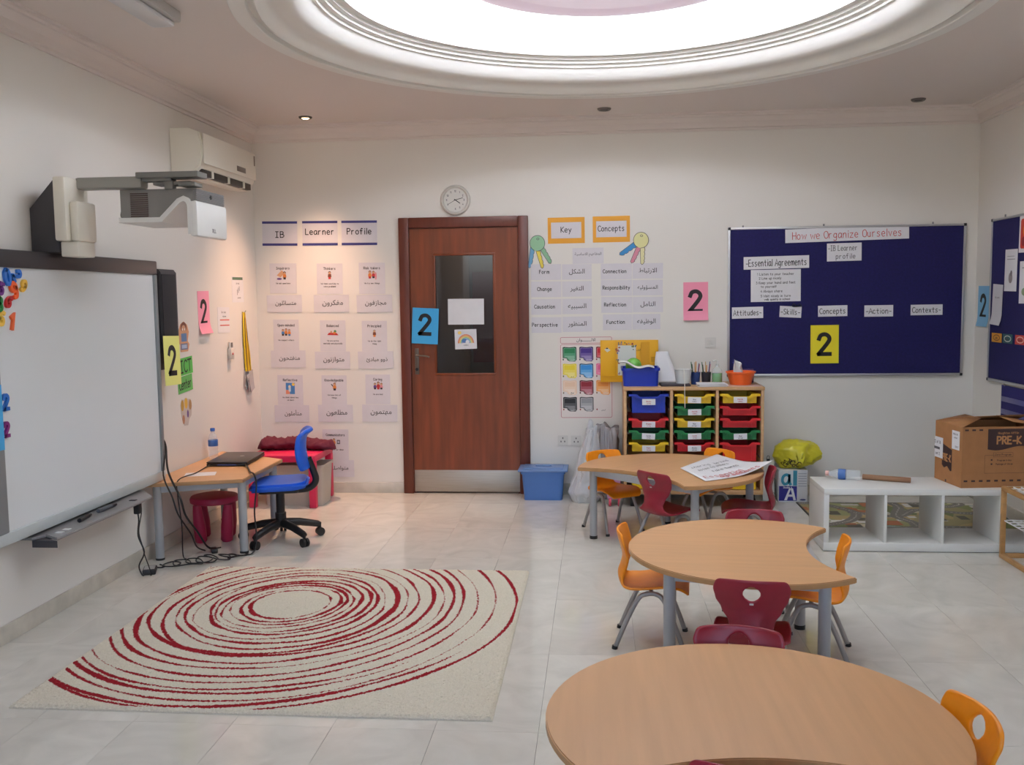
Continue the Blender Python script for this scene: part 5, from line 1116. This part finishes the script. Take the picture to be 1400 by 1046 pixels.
pinned(1.309, 1.568, .36, .235, .5, [W_('1 Listen to your teacher', 0, .085, .017, .0026, maxw=.31, jit=.25), W_('2 Line up nicely', -.04, .055, .017, .0026, maxw=.24, jit=.25), W_('3 Keep your hand and feet', .0, .022, .017, .0026, maxw=.32, jit=.25), W_('to yourself', -.05, -.006, .016, .0026, jit=.25), W_('4 Always share', -.03, -.04, .017, .0026, jit=.25), W_('5 Wait nicely in turn', .0, -.075, .017, .0026, maxw=.3, jit=.25), W_('walk quietly in school', .01, -.1, .014, .0026, maxw=.27, jit=.25)], ink, 'white handwritten list of six rules on the navy board', off=.0185)
pinned(1.311, 1.737, .471, .092, .9, [W_('-Essential Agreements', 0, 0, .048, .005, maxw=.44, jit=.12)], ink, 'white strip reading Essential Agreements above the handwritten list', off=.0202)
for tx, u, z, wd, ht, tl in (('Attitudes-', 1.107, 1.371, .227, .084, 1), ('-Skills-', 1.418, 1.374, .157, .082, -3), ('Concepts', 1.721, 1.377, .21, .08, .9), ('-Action-', 2.049, 1.374, .204, .083, .3), ('Contexts-', 2.387, 1.378, .224, .076, .4)):
    pinned(u, z, wd, ht, tl, [W_(tx, 0, 0, .038, .0045, maxw=wd*.9, jit=.15)], ink, 'white strip reading %s in the row of five strips on the navy board' % tx.strip('-'))
o = thing('ribbon_bow', 'small black bow above the Skills strip on the navy board', 'bow', (1.46, YB-.0235, 1.412)); obj('loop', tube(tube(BM(), [(0, 0, 0), (.02, -.004, .02), (.035, -.004, .005), (0, -.002, 0)], .003, 6, smooth=4), [(0, 0, 0), (-.02, -.004, .022), (-.03, -.004, .002), (0, -.002, 0)], .003, 6, smooth=4), blackp, o)
def right_board():
    t = thing('notice_board', 'second navy notice board on the right hand wall', 'notice board', (XR, 6.03, 1.444)); W, H = .876, .556
    obj('felt_panel', box(-.0165, 0, -W+.012, W-.012, -H+.012, H-.012), navy, t)
    for nm, a in (('top_frame', (-W, W, H-.016, H)), ('bottom_frame', (-W, W, -H, -H+.018)), ('side_frame', (-W, -W+.016, -H+.018, H-.016)), ('side_frame', (W-.016, W, -H+.018, H-.016))): obj(nm, box(-.022, 0, a[0], a[1], a[2], a[3], .002), alu, t)
    for z in (-1, 1): obj('corner_cap', box(-.024, 0, W-.018, W+.002, z*H-.018 if z > 0 else -H-.002, H+.002 if z > 0 else -H+.018, .003), blackp, t)
    obj('hanger', box(-.006, 0, .69, .705, H, H+.02, .002), midg, t)
    o = sheet('paper_sheet', 'R', 6.575, 1.642, .185, .275, -1, paper, 'white sheet with a small drawing, upper one on the right hand board', 'paper', off=.0185); patches(o, [(ell(.0, -.05, .03, .035), (150, 140, 140)), (ell(.01, -.02, .015, .02), (120, 110, 110)), (R4(-.06, .07, .06, .075), GRY), (R4(-.06, .09, .05, .094), GRY)])
    o = sheet('paper_sheet', 'R', 6.767, 1.415, .16, .275, -3, P('grey white paper', (206, 206, 210), .6), 'plain white sheet hanging crooked at the left edge of the right hand board', 'paper', off=.0215, curl=.015); lettering(o, [W_('my work', 0, .05, .014, .002)], greyink)
    o = sheet('picture', 'R', 6.38, 1.87, .17, .24, -1, paper, 'white sheet with a red and orange picture at the top of the right hand board', 'picture', off=.0185); patches(o, [(rrect(0, 0, .13, .19, .02), (206, 60, 40)), (ell(.01, .02, .035, .05), (240, 170, 40)), (ell(-.02, -.05, .03, .03), (150, 40, 40))])
    o = sheet('paper_sheet', 'R', 6.345, 1.56, .19, .27, 0, paper, 'white sheet at the right of the drawing on the right hand board', 'paper', off=.0185); patches(o, [(ell(.04, .03, .03, .03), (216, 190, 100)), (ell(-.02, -.06, .04, .025), (140, 160, 120)), (R4(-.06, .09, .06, .096), GRY)])
    for i, (u, c, c2, lab) in enumerate(((6.765, (214, 150, 50), (120, 80, 40), 'amber'), (6.59, (40, 90, 96), (220, 220, 210), 'teal'), (6.40, (206, 70, 60), (240, 210, 190), 'red'), (6.215, (90, 140, 80), (230, 220, 200), 'green'))):
        o = sheet('picture_card', 'R', u, 1.19, .15 if i else .16, .062, 0, P('tag %d' % i, c, .5), 'small %s picture card in the row along the right hand board' % lab, 'card', off=.0185); patches(o, [(ell(0, 0, .055, .022), c2), (ell(0, 0, .045, .016), c)]); lettering(o, [W_(['play', 'water', 'house', 'shop'][i], 0, 0, .016, .003, z=.0022)], P('tag ink', (70, 50, 40)))
    t = thing('pocket_chart', 'navy blue fabric pocket chart hanging below the right hand board', 'chart', (XR-.005, 6.44, .875))
    obj('fabric', box(-.006, 0, -.24, .24, -.42, 0), P('navy fabric', (34, 30, 100), .8), t)
    for z in (-.075, -.16, -.245, -.33): obj('pocket_strip', box(-.009, -.006, -.235, .235, z-.034, z, .001), P('clear pocket', (78, 78, 136), .3), t)
    obj('hook', tube(BM(), [(-.003, .19, -.005), (-.012, .19, .006), (-.004, .19, .018)], .003, 6), steel, t)
right_board()

# ------------------------------------------------------------------ white cube shelf and what is on it
def white_shelf():
    m = P('white lacquer', (226, 226, 222), .35); x0, x1, y0, y1, H = 1.312, 2.655, 5.60, 5.985, .370
    t = thing('cube_shelf', 'long low white shelf with open cubes lying along the floor at the right', 'shelf', ((x0+x1)/2, (y0+y1)/2, 0)); W = (x1-x0)/2; D = (y1-y0)/2
    obj('top_panel', box(-W, W, -D, D, H-.034, H, .0015), m, t); obj('bottom_panel', box(-W, W, -D, D, .004, .052, .0015), m, t)
    for s in (-1, 1): obj('side_panel', box(s*W-.03 if s > 0 else -W, W if s > 0 else -W+.03, -D, D, .052, H-.034, .0015), m, t)
    for i in range(1, 4): x = -W+.03+(2*W-.06)*i/4; obj('divider', box(x-.008, x+.008, -D+.003, D, .052, H-.034, .001), m, t)
    bx(b := BM(), -W+.02, W-.02, -D+.01, D-.01, 0, .004); obj('base_strip', b, darkg, t)
white_shelf()
def carton_box():
    kr = P('kraft cardboard', (166, 116, 72), .75, var=(18, .06), bump=(60, .06, .001)); kr2 = P('kraft inside', (150, 106, 66), .8); pk = P('box print', (62, 40, 40), .6)
    t = thing('cardboard_box', 'big brown cardboard box with PRE-K print standing on the white shelf', 'box', (2.095, 5.645, .370), math.radians(7)); w, d, h, q = .50, .325, .355, .005
    # local: x to the right along the front, y back into the room corner
    bm = BM(); bx(bm, 0, w, 0, q, 0, h); bx(bm, 0, w, d-q, d, 0, h); bx(bm, 0, q, q, d-q, 0, h); bx(bm, w-q, w, q, d-q, 0, h); bx(bm, q, w-q, q, d-q, 0, q)
    obj('box_body', bm, kr, t)
    # flaps: the left one tilts up and inward, the back one lies over it, the right and front ones sag inside
    def flap(nm, pts, th=.004):
        bm = BM(); v = [bm.verts.new(p) for p in pts]; bm.faces.new(v); o = obj(nm, bm, kr, t); s = o.modifiers.new('t', 'SOLIDIFY'); s.thickness = th; s.offset = 0; return o
    flap('flap', [(.002, .0, h), (.002, d, h), (.175, d-.01, h+.035), (.19, .16, h+.030)])
    flap('flap', [(.0, d-.003, h), (w, d-.003, h), (w-.01, d-.14, h+.045), (.14, d-.13, h+.035)])
    flap('flap', [(w-.003, 0, h), (w-.003, d, h), (w-.17, d-.08, h+.035), (w-.17, .06, h+.02)])
    flap('flap', [(0, .003, h-.001), (w, .003, h-.001), (w-.02, .10, h-.06), (.02, .10, h-.06)])
    F = Matrix.Translation((0, -.0006, 0)) @ Matrix.Rotation(PI/2, 4, 'X')
    def front(nm, bm, m): o = obj(nm, bm, m, t); o.matrix_local = F; return o
    n = 14; bm = BM(); top = [(.15+.30*i/n, h-.012) for i in range(n+1)]; bot = [(.15+.30*i/n, h-.125+.012*math.sin(i/n*6.5+3.6)) for i in range(n+1)]
    vt = [bm.verts.new((x, y, 0)) for x, y in top]; vb = [bm.verts.new((x, y, 0)) for x, y in bot]
    for i in range(n): bm.faces.new((vb[i], vb[i+1], vt[i+1], vt[i]))
    front('printed_flag', bm, pk); bm = BM(); write(bm, 'PRE-K', .275, h-.078, .042, .0095, z=.0006); write(bm, 'Houghton Mifflin', .27, h-.036, .012, .002, z=.0006); front('lettering', bm, P('kraft letters', (186, 132, 84), .7))
    bm = BM()
    for i in range(8): x = .012+.06*i; 
    for i in range(3): bm.faces.new([bm.verts.new((a, c, .0002)) for a, c in R4(.014+.042*i, h-.022, .036+.042*i, h-.012)])
    for i in range(8): bm.faces.new([bm.verts.new((a, c, .0002)) for a, c in R4(.014+.045*i, .035, .036+.045*i, .046)])
    o = front('dash_print', bm, pk); o['kind'] = 'stuff'
    bm = BM(); f = [(.135, .085), (.135, .19), (.20, .19)]; ribbon(bm, f, .0014, .0004); ribbon(bm, [(.135, .085), (.45, .085)], .0014, .0004); ribbon(bm, [(.185, .205), (.30, .205), (.30, .18), (.185, .18), (.185, .205)], .0014, .0004)
    write(bm, 'Core Program', .243, .193, .011, .0018, z=.0005, maxw=.1); write(bm, 'Program in box', .25, .16, .009, .0018, z=.0005, maxw=.12); write(bm, 'Package of three', .25, .138, .009, .0018, z=.0005, maxw=.12)
    for y in (.158, .134): bm.faces.new([bm.verts.new((a, c, .0003)) for a, c in R4(.17, y, .18, y+.009)])
    front('lettering', bm, pk)
    S = Matrix.Translation((-.0006, 0, 0)) @ Matrix.Rotation(-PI/2, 4, 'Z') @ Matrix.Rotation(PI/2, 4, 'X')   # left face: local x runs from the back to the front
    def side(nm, bm, m): o = obj(nm, bm, m, t); o.matrix_local = S; return o
    side('shipping_label', box(-.125, -.045, .20, .30, 0, .0008), paper, t) if False else None
    o = obj('shipping_label', box(-.118, -.03, .215, .325, 0, .0008), paper, t); o.matrix_local = S
    o = obj('shipping_label', box(-.345, -.245, .135, .26, 0, .0008), paper, t); o.matrix_local = Matrix.Translation((-.0008, -.02, 0)) @ S
    bm = BM(); v = [bm.verts.new((x, y, .0004)) for x, y in ((-.235, .10), (-.205, .085), (-.17, .10), (-.13, .075), (-.115, .08), (-.115, .205), (-.235, .23))]; bm.faces.new(v); side('printed_flag', bm, pk)
    bm = BM(); write(bm, 'PRE-K', -.175, .15, .04, .008, z=.0008, maxw=.1); side('lettering', bm, P('kraft letters', (186, 132, 84)))
    bm = BM(); write(bm, 'PRE-K BOX', -.074, .305, .010, .0018, z=.0014, maxw=.07); write(bm, 'school', -.074, .285, .010, .0018, z=.0014, maxw=.07); write(bm, '1234 5', -.06, .232, .010, .0018, z=.0014, maxw=.05); write(bm, '12 of 16', -.29, .23, .018, .003, z=.0022, maxw=.08); write(bm, 'set 2', -.285, .16, .016, .003, z=.0022, maxw=.08); bx(bm, -.33, -.26, .185, .20, .0022, .0024); side('lettering', bm, greyink)
    bm = BM(); bx(bm, -.19, -.175, .004, .018, 0, .0006); side('dash_print', bm, pk)
carton_box()
def shelf_top():
    o = thing('cardboard_tube', 'brown cardboard tube lying on the white shelf', 'tube', (1.735, 5.850, .370+.0165)); p, q = Vector((-.125, .055, 0)), Vector((.125, -.055, 0))
    tu = P('brown tube', (150, 112, 84), .7); b = tube(BM(), [p, q], .0165, 24, caps=False); d = (q-p).normalized(); tube(b, [p-d*.0001, q+d*.0001], .0145, 24, caps=False)
    g = [(p, 1), (q, -1)]; obj('tube_wall', b, tu, o); obj('end_plug', cyl(BM(), q-d*.02, q-d*.016, .0146, seg=24), P('tube inside', (70, 50, 40), .8), o)
    for ch in o.children:
        if ch.name.startswith('tube_wall'): s = ch.modifiers.new('t', 'SOLIDIFY'); s.thickness = .0006
    b = water_bottle('water_bottle', (1.585, 5.862, .370+.0325), 'clear water bottle with a blue label lying on its side on the white shelf'); b.rotation_euler = (0, -PI/2, math.radians(-22))
    for ch in b.children:
        if ch.name.startswith('cap'): ch.data = ch.data.copy(); ch.data.materials[0] = P('pink bottle cap', (226, 180, 170), .4)
shelf_top()
def play_mat():
    x0, x1, y0, y1 = 1.425, 2.70, 6.02, 6.93; n, m_ = 170, 140
    X, Y = np.meshgrid(np.linspace(x0, x1, n+1), np.linspace(y0, y1, m_+1)); C = np.zeros(X.shape+(3,)); rs = np.random.RandomState(11)
    cells = rs.rand(40, 2)*[x1-x0, y1-y0]+[x0, y0]; pal = np.array([(128, 134, 84), (148, 150, 104), (172, 152, 104), (150, 140, 100), (112, 120, 78), (150, 168, 164)])
    pick = rs.randint(0, 6, 40); D = np.stack([(X-a)**2+(Y-b)**2 for a, b in cells]); C[:] = pal[pick[D.argmin(0)]]
    for k in range(60):
        a, b = rs.rand(2)*[x1-x0, y1-y0]+[x0, y0]; w_, h = rs.uniform(.02, .06, 2); M = (abs(X-a) < w_) & (abs(Y-b) < h); C[M] = [(206, 204, 196), (186, 182, 172), (168, 104, 70), (96, 92, 80), (200, 190, 160)][k % 5]
    def road(pts, w_=.038):
        P_ = np.array([(v.x, v.y) for v in smooth_pts([(a, b, 0) for a, b in pts], 12)]); d = np.full(X.shape, 9.)
        for a, b in P_: d = np.minimum(d, np.hypot(X-a, Y-b))
        C[d < w_] = (120, 116, 108); C[(d < .005)] = (196, 192, 180)
    for pts in ([(1.42, 6.2), (1.65, 6.35), (1.75, 6.6), (1.6, 6.85), (1.43, 6.9)], [(1.75, 6.6), (2.0, 6.5), (2.2, 6.7), (2.5, 6.6), (2.7, 6.7)], [(2.0, 6.02), (2.05, 6.3), (2.0, 6.5), (2.1, 6.8), (2.05, 7.06)], [(1.42, 6.05), (1.8, 6.15), (2.3, 6.2), (2.7, 6.12)], [(2.2, 6.95), (2.4, 7.0), (2.55, 6.9), (2.4, 6.8), (2.2, 6.95)], [(1.6, 7.0), (1.75, 6.92), (1.9, 7.0), (1.75, 7.05), (1.6, 7.0)]): road(pts)
    e = np.minimum(np.minimum(X-x0, x1-X), np.minimum(Y-y0, y1-Y)); C[e < .012] = (70, 70, 66)
    Lc = np.where(C/255 <= .04045, C/255/12.92, ((C/255+.055)/1.055)**2.4)
    idx = np.arange((n+1)*(m_+1)).reshape(m_+1, n+1); F = np.stack([idx[:-1, :-1], idx[:-1, 1:], idx[1:, 1:], idx[1:, :-1]], -1).reshape(-1, 4); V = np.stack([X, Y, np.full(X.shape, .006)], -1).reshape(-1, 3)
    loop = np.concatenate([idx[0, :-1], idx[:-1, -1], idx[-1, :0:-1], idx[:0:-1, 0]]); B = V[loop].copy(); B[:, 2] = 0; n0 = len(V); k = len(loop)
    F = np.concatenate([F, np.stack([np.roll(loop, -1), loop, n0+np.arange(k), n0+(np.arange(k)+1) % k], -1)]); V = np.concatenate([V, B])
    me = bpy.data.meshes.new('play_mat'); me.from_pydata(V.tolist(), [], F.tolist()); a = me.color_attributes.new('road_print', 'FLOAT_COLOR', 'POINT')
    cols = np.concatenate([np.dstack([Lc, np.ones(X.shape)]).reshape(-1, 4), np.tile([.03, .03, .03, 1], (k, 1))]); a.data.foreach_set('color', cols.astype(np.float32).ravel())
    m = bpy.data.materials.new('printed road mat'); m.use_nodes = True; at = m.node_tree.nodes.new('ShaderNodeAttribute'); at.attribute_name = 'road_print'; p = m.node_tree.nodes['Principled BSDF']; p.inputs['Roughness'].default_value = .85
    m.node_tree.links.new(at.outputs['Color'], p.inputs['Base Color']); me.materials.append(m); o = bpy.data.objects.new('play_mat', me); COL.objects.link(o)
    tag(o, 'play mat printed with roads and houses on the floor behind the white shelf', 'mat')
play_mat()
def rack():
    t = thing('wooden_rack', 'light wooden rack with white wire shelves at the right edge of the photo', 'rack', (2.45, 5.11, 0)); X, Y, H, s = .17, .40, .41, .012
    for x in (-X, X):
        for y in (-Y, Y): obj('post', box(x-s, x+s, y-s, y+s, .024, H-.024, .002), rackwood, t)
        for z in (.012, H-.012): obj('side_rail', box(x-s, x+s, -Y-s, Y+s, z-s, z+s, .002), rackwood, t)
    for y in (-Y, Y):
        for z in (.012, H-.012): obj('cross_rail', box(-X+s, X-s, y-s, y+s, z-s, z+s, .002), rackwood, t)
    for z in (.215, H-.004):
        b = BM()
        for i in range(9): x = -X+.004+2*(X-.004)*i/8; bx(b, x-.0025, x+.0025, -Y, Y, z-.003, z+.003)
        for i in range(15): y = -Y+.008+2*(Y-.008)*i/14; bx(b, -X, X, y-.003, y+.003, z-.001, z+.004)
        o = obj('wire_shelf', b, P('white wire', (226, 226, 226), .4), t); o['kind'] = 'stuff'
    for i, (x, y, r, lab) in enumerate(((-.02, .10, .25, 'white printed sheet on top of the wooden rack, farther one'), (.06, -.18, -.2, 'white printed sheet on top of the wooden rack, nearer one'))):
        o = obj('paper_sheet', box(-.10, .10, -.14, .14, 0, .0012), paper); o.location = (2.45+x, 5.11+y, H+.0045); o.rotation_euler = (0, 0, r); tag(o, lab, 'paper'); patches(o, [(R4(-.07, .05, .07, .056), GRY), (R4(-.07, -.02, .05, .03), (150, 150, 150)), (R4(-.07, -.06, .06, -.054), GRY)])
rack()

# ------------------------------------------------------------------ by the back wall
def paper_carton():
    t = thing('paper_carton', 'white and blue printed paper carton on the floor under the yellow bag', 'box', (1.405, 7.05, 0)); W, D, H = .103, .11, .238
    obj('carton', box(-W, W, -D, D, 0, H, .003), P('carton white', (214, 216, 220), .5), t)
    L = [(R4(-W+.004, H-.115, .028, H-.004), (216, 224, 226)), (R4(.0, H-.115, .028, H-.004), (64, 152, 180)), (R4(-W+.004, .012, .028, H-.118), (38, 40, 136)),
         ([(-.062, .016), (-.028, H-.135), (.0, H-.135), (.022, .016), (.004, .016), (-.002, .042), (-.034, .042), (-.042, .016)], (226, 228, 232)), ([(-.03, .058), (-.007, .058), (-.016, .098)], (38, 40, 136)),
         (ell(.07, .02, .022, .006), (60, 70, 120))] + [(R4(.036, H-.03-.018*i, .095, H-.024-.018*i), (170, 176, 186)) for i in range(6)]
    p = patches(t, L, 'print'); p.matrix_local = Matrix.Translation((0, -D+.0008, 0)) @ Matrix.Rotation(PI/2, 4, 'X')
    b = BM(); write(b, 'Double A', -.038, H-.128, .012, .0028, z=.003, maxw=.11); q = obj('lettering', b, paper, t); q.matrix_local = Matrix.Translation((0, -D, 0)) @ Matrix.Rotation(PI/2, 4, 'X')
    b = BM(); write(b, 'a', -.048, H-.052, .105, .020, z=.003); q = obj('logo', b, P('logo teal', (64, 152, 180), .5), t); q.matrix_local = Matrix.Translation((0, -D, 0)) @ Matrix.Rotation(PI/2, 4, 'X')
    q.scale = (1, 1, 1)
paper_carton()
def bag_mesh(rx, ry, h, neck, seed, amp=.03):
    bm = BM(); n, m_ = 46, 60; G = []
    for i in range(n+1):
        v = i/n; r = min(1, .72+v*2.2) if v < .13 else 1-(1-neck)*((v-.13)/.87)**.95; row = []
        for j in range(m_):
            a = 2*PI*j/m_; ca, sa = math.cos(a), math.sin(a); u = Vector((ca*1.6+seed, sa*1.6, v*1.3))
            fold = (1-2*abs(noise.noise(Vector((ca*3.1+seed, sa*3.1, v*1.1)))))*amp*(.35+.8*v); wr = noise.noise(Vector((ca*5+seed, sa*5, v*9)))*amp*.45+noise.noise(u)*amp*.8
            d = fold+wr; z = h*v*(1+v*v*.16*noise.noise(Vector((ca*1.7, sa*1.7, seed))))
            row.append(bm.verts.new((rx*r*ca+d*ca, ry*r*sa+d*sa, max(0, z))))
        G.append(row)
    for a, b in zip(G, G[1:]):
        for k in range(m_): bm.faces.new((a[k], a[(k+1) % m_], b[(k+1) % m_], b[k]))
    bm.faces.new(G[0][::-1]); bm.faces.new(G[-1]); bmesh.ops.recalc_face_normals(bm, faces=bm.faces[:]); return bm
def bags():
    yb = mat('yellow bag film', (232, 222, 62), .28, trans=.12)
    t = thing('plastic_bag', 'yellow plastic bag with black marker writing resting on the paper carton', 'bag', (1.435, 7.03, .239))
    bm = BM(); bmesh.ops.create_icosphere(bm, subdivisions=5, radius=1)
    for v in bm.verts:
        n = v.co.copy(); d = 1+noise.noise(n*1.7+Vector((3, 1, 2)))*.22+abs(noise.noise(n*4.5))*.12
        v.co = Vector((n.x*.150*d, n.y*.105*d, .088+n.z*.092*d)); v.co.x += .05*max(0, n.x-.75)*4*.4
        v.co.z = max(v.co.z*1.2, .001)
        if v.co.y < -.02: v.co.z -= .05*min(1, (-.02-v.co.y)/.07)*(1 if v.co.y < -.112 else .0)
    obj('bag_film', bm, yb, t, angle=180)
    b = BM(); write(b, 'Co', -.035, .05, .035, .006, rot=-.9, z=0); write(b, 'Lead', -.075, .055, .024, .005, rot=1.0, z=0); write(b, 'Cut', -.10, .06, .02, .0045, rot=1.0, z=0); write(b, 'C', .0, .045, .04, .006, rot=-.6, z=0)
    q = obj('lettering', b, ink, t)
    for v in q.data.vertices:
        x, z = v.co.x, v.co.y; k = max(0, 1-(x/.165)**2-((z-.088)/.11)**2); v.co = Vector((x, -.108*math.sqrt(k)*1.12-.012, z))
    wb = mat('white bag film', (220, 222, 226), .3, trans=.25)
    t = thing('plastic_bag', 'tall white plastic bag with a pulled up handle beside the blue storage bin', 'bag', (-.097, 6.93, 0)); 
    bm = bag_mesh(.128, .095, .52, .20, 3.1, .026)
    for v in bm.verts:
        z = v.co.z; v.co.x += .055*(z/.5)
    obj('bag_film', bm, wb, t, angle=180)
    obj('handle_strap', tube(BM(), [(.02, 0, .48), (.03, -.005, .54), (.045, 0, .60), (.055, 0, .54), (.07, 0, .47)], .014, 8, smooth=5), wb, t)
    t = thing('plastic_bag', 'greyish clear plastic bag standing between the white bag and the tray unit', 'bag', (.062, 7.075, 0)); obj('bag_film', bag_mesh(.082, .075, .52, .74, 8.4, .032), mat('grey bag film', (208, 204, 206), .25, trans=.3), t, angle=180)
    t = thing('toy_trolley', 'small pink and lilac wheeled bag behind the farthest table', 'toy', (.115, 6.80, 0)); obj('bag_body', box(-.05, .05, -.04, .04, .045, .24, .02), P('lilac fabric', (206, 150, 190), .7), t); obj('side_pocket', box(-.06, -.03, -.045, .03, .12, .2, .01), P('hot pink', (214, 60, 120), .6), t)
    for x in (-.03, .035): obj('wheel', tube(BM(), [(x-.009, -.03, .03), (x+.009, -.03, .03)], .03, 20), P('wheel pink', (206, 70, 92), .4), t)
bags()
def blue_bin():
    bm_ = mat('blue translucent plastic', (86, 134, 206), .25, trans=.25); t = open_bin('storage_bin', 'translucent blue storage bin with a lid on the floor right of the door', -.565, -.25, 6.945, 7.17, .215, .10, bm_, cat='storage bin')
    b = BM(); bx(b, -.185, .185, -.128, .128, .215, .232, .006); bx(b, -.15, .15, -.095, .095, .228, .240, .006); obj('lid', b, mat('blue lid plastic', (120, 156, 212), .25, trans=.2), t)
    obj('lid_handle', box(-.06, .06, -.012, .012, .240, .25, .004), mat('blue lid plastic', (120, 156, 212)), t)
    for x in (-.11, .11): obj('foot', box(x-.025, x+.025, -.10, .10, 0, .004), bm_, t)
    for i, (x, c) in enumerate(((-.06, (90, 96, 140)), (.06, (50, 56, 110)))):
        o = obj('folded_cloth', box(-.055, .055, -.08, .08, 0, .07, .02), P('bin cloth %d' % i, c, .8)); o.location = (-.4075+x, 7.057, .005); tag(o, '%s folded cloth inside the blue storage bin' % ('grey blue' if i == 0 else 'dark blue'), 'cloth')
blue_bin()
def leaning_board():
    t = thing('white_board_panel', 'white foam panel with black clips leaning beside the tray unit', 'panel', (1.243, 7.0, 0)); t.rotation_euler = (math.radians(-8), 0, 0)
    obj('panel', box(-.042, .042, -.008, .008, 0, .30, .001), P('foam panel', (216, 218, 212), .6), t); obj('green_edge', box(.042, .046, -.008, .008, 0, .27), P('dark green', (40, 74, 62), .6), t)
    for z, x in ((.29, -.0), (.02, .035)):
        c = obj('binder_clip', box(x-.012, x+.012, -.013, .013, z-.012, z+.014, .002), blackp, t); obj('clip_wire', tube(BM(), [(x-.008, -.006, z+.014), (x-.006, -.012, z+.035), (x+.006, -.012, z+.035), (x+.008, -.006, z+.014)], .0018, 6, smooth=4), blackp, c)
leaning_board()
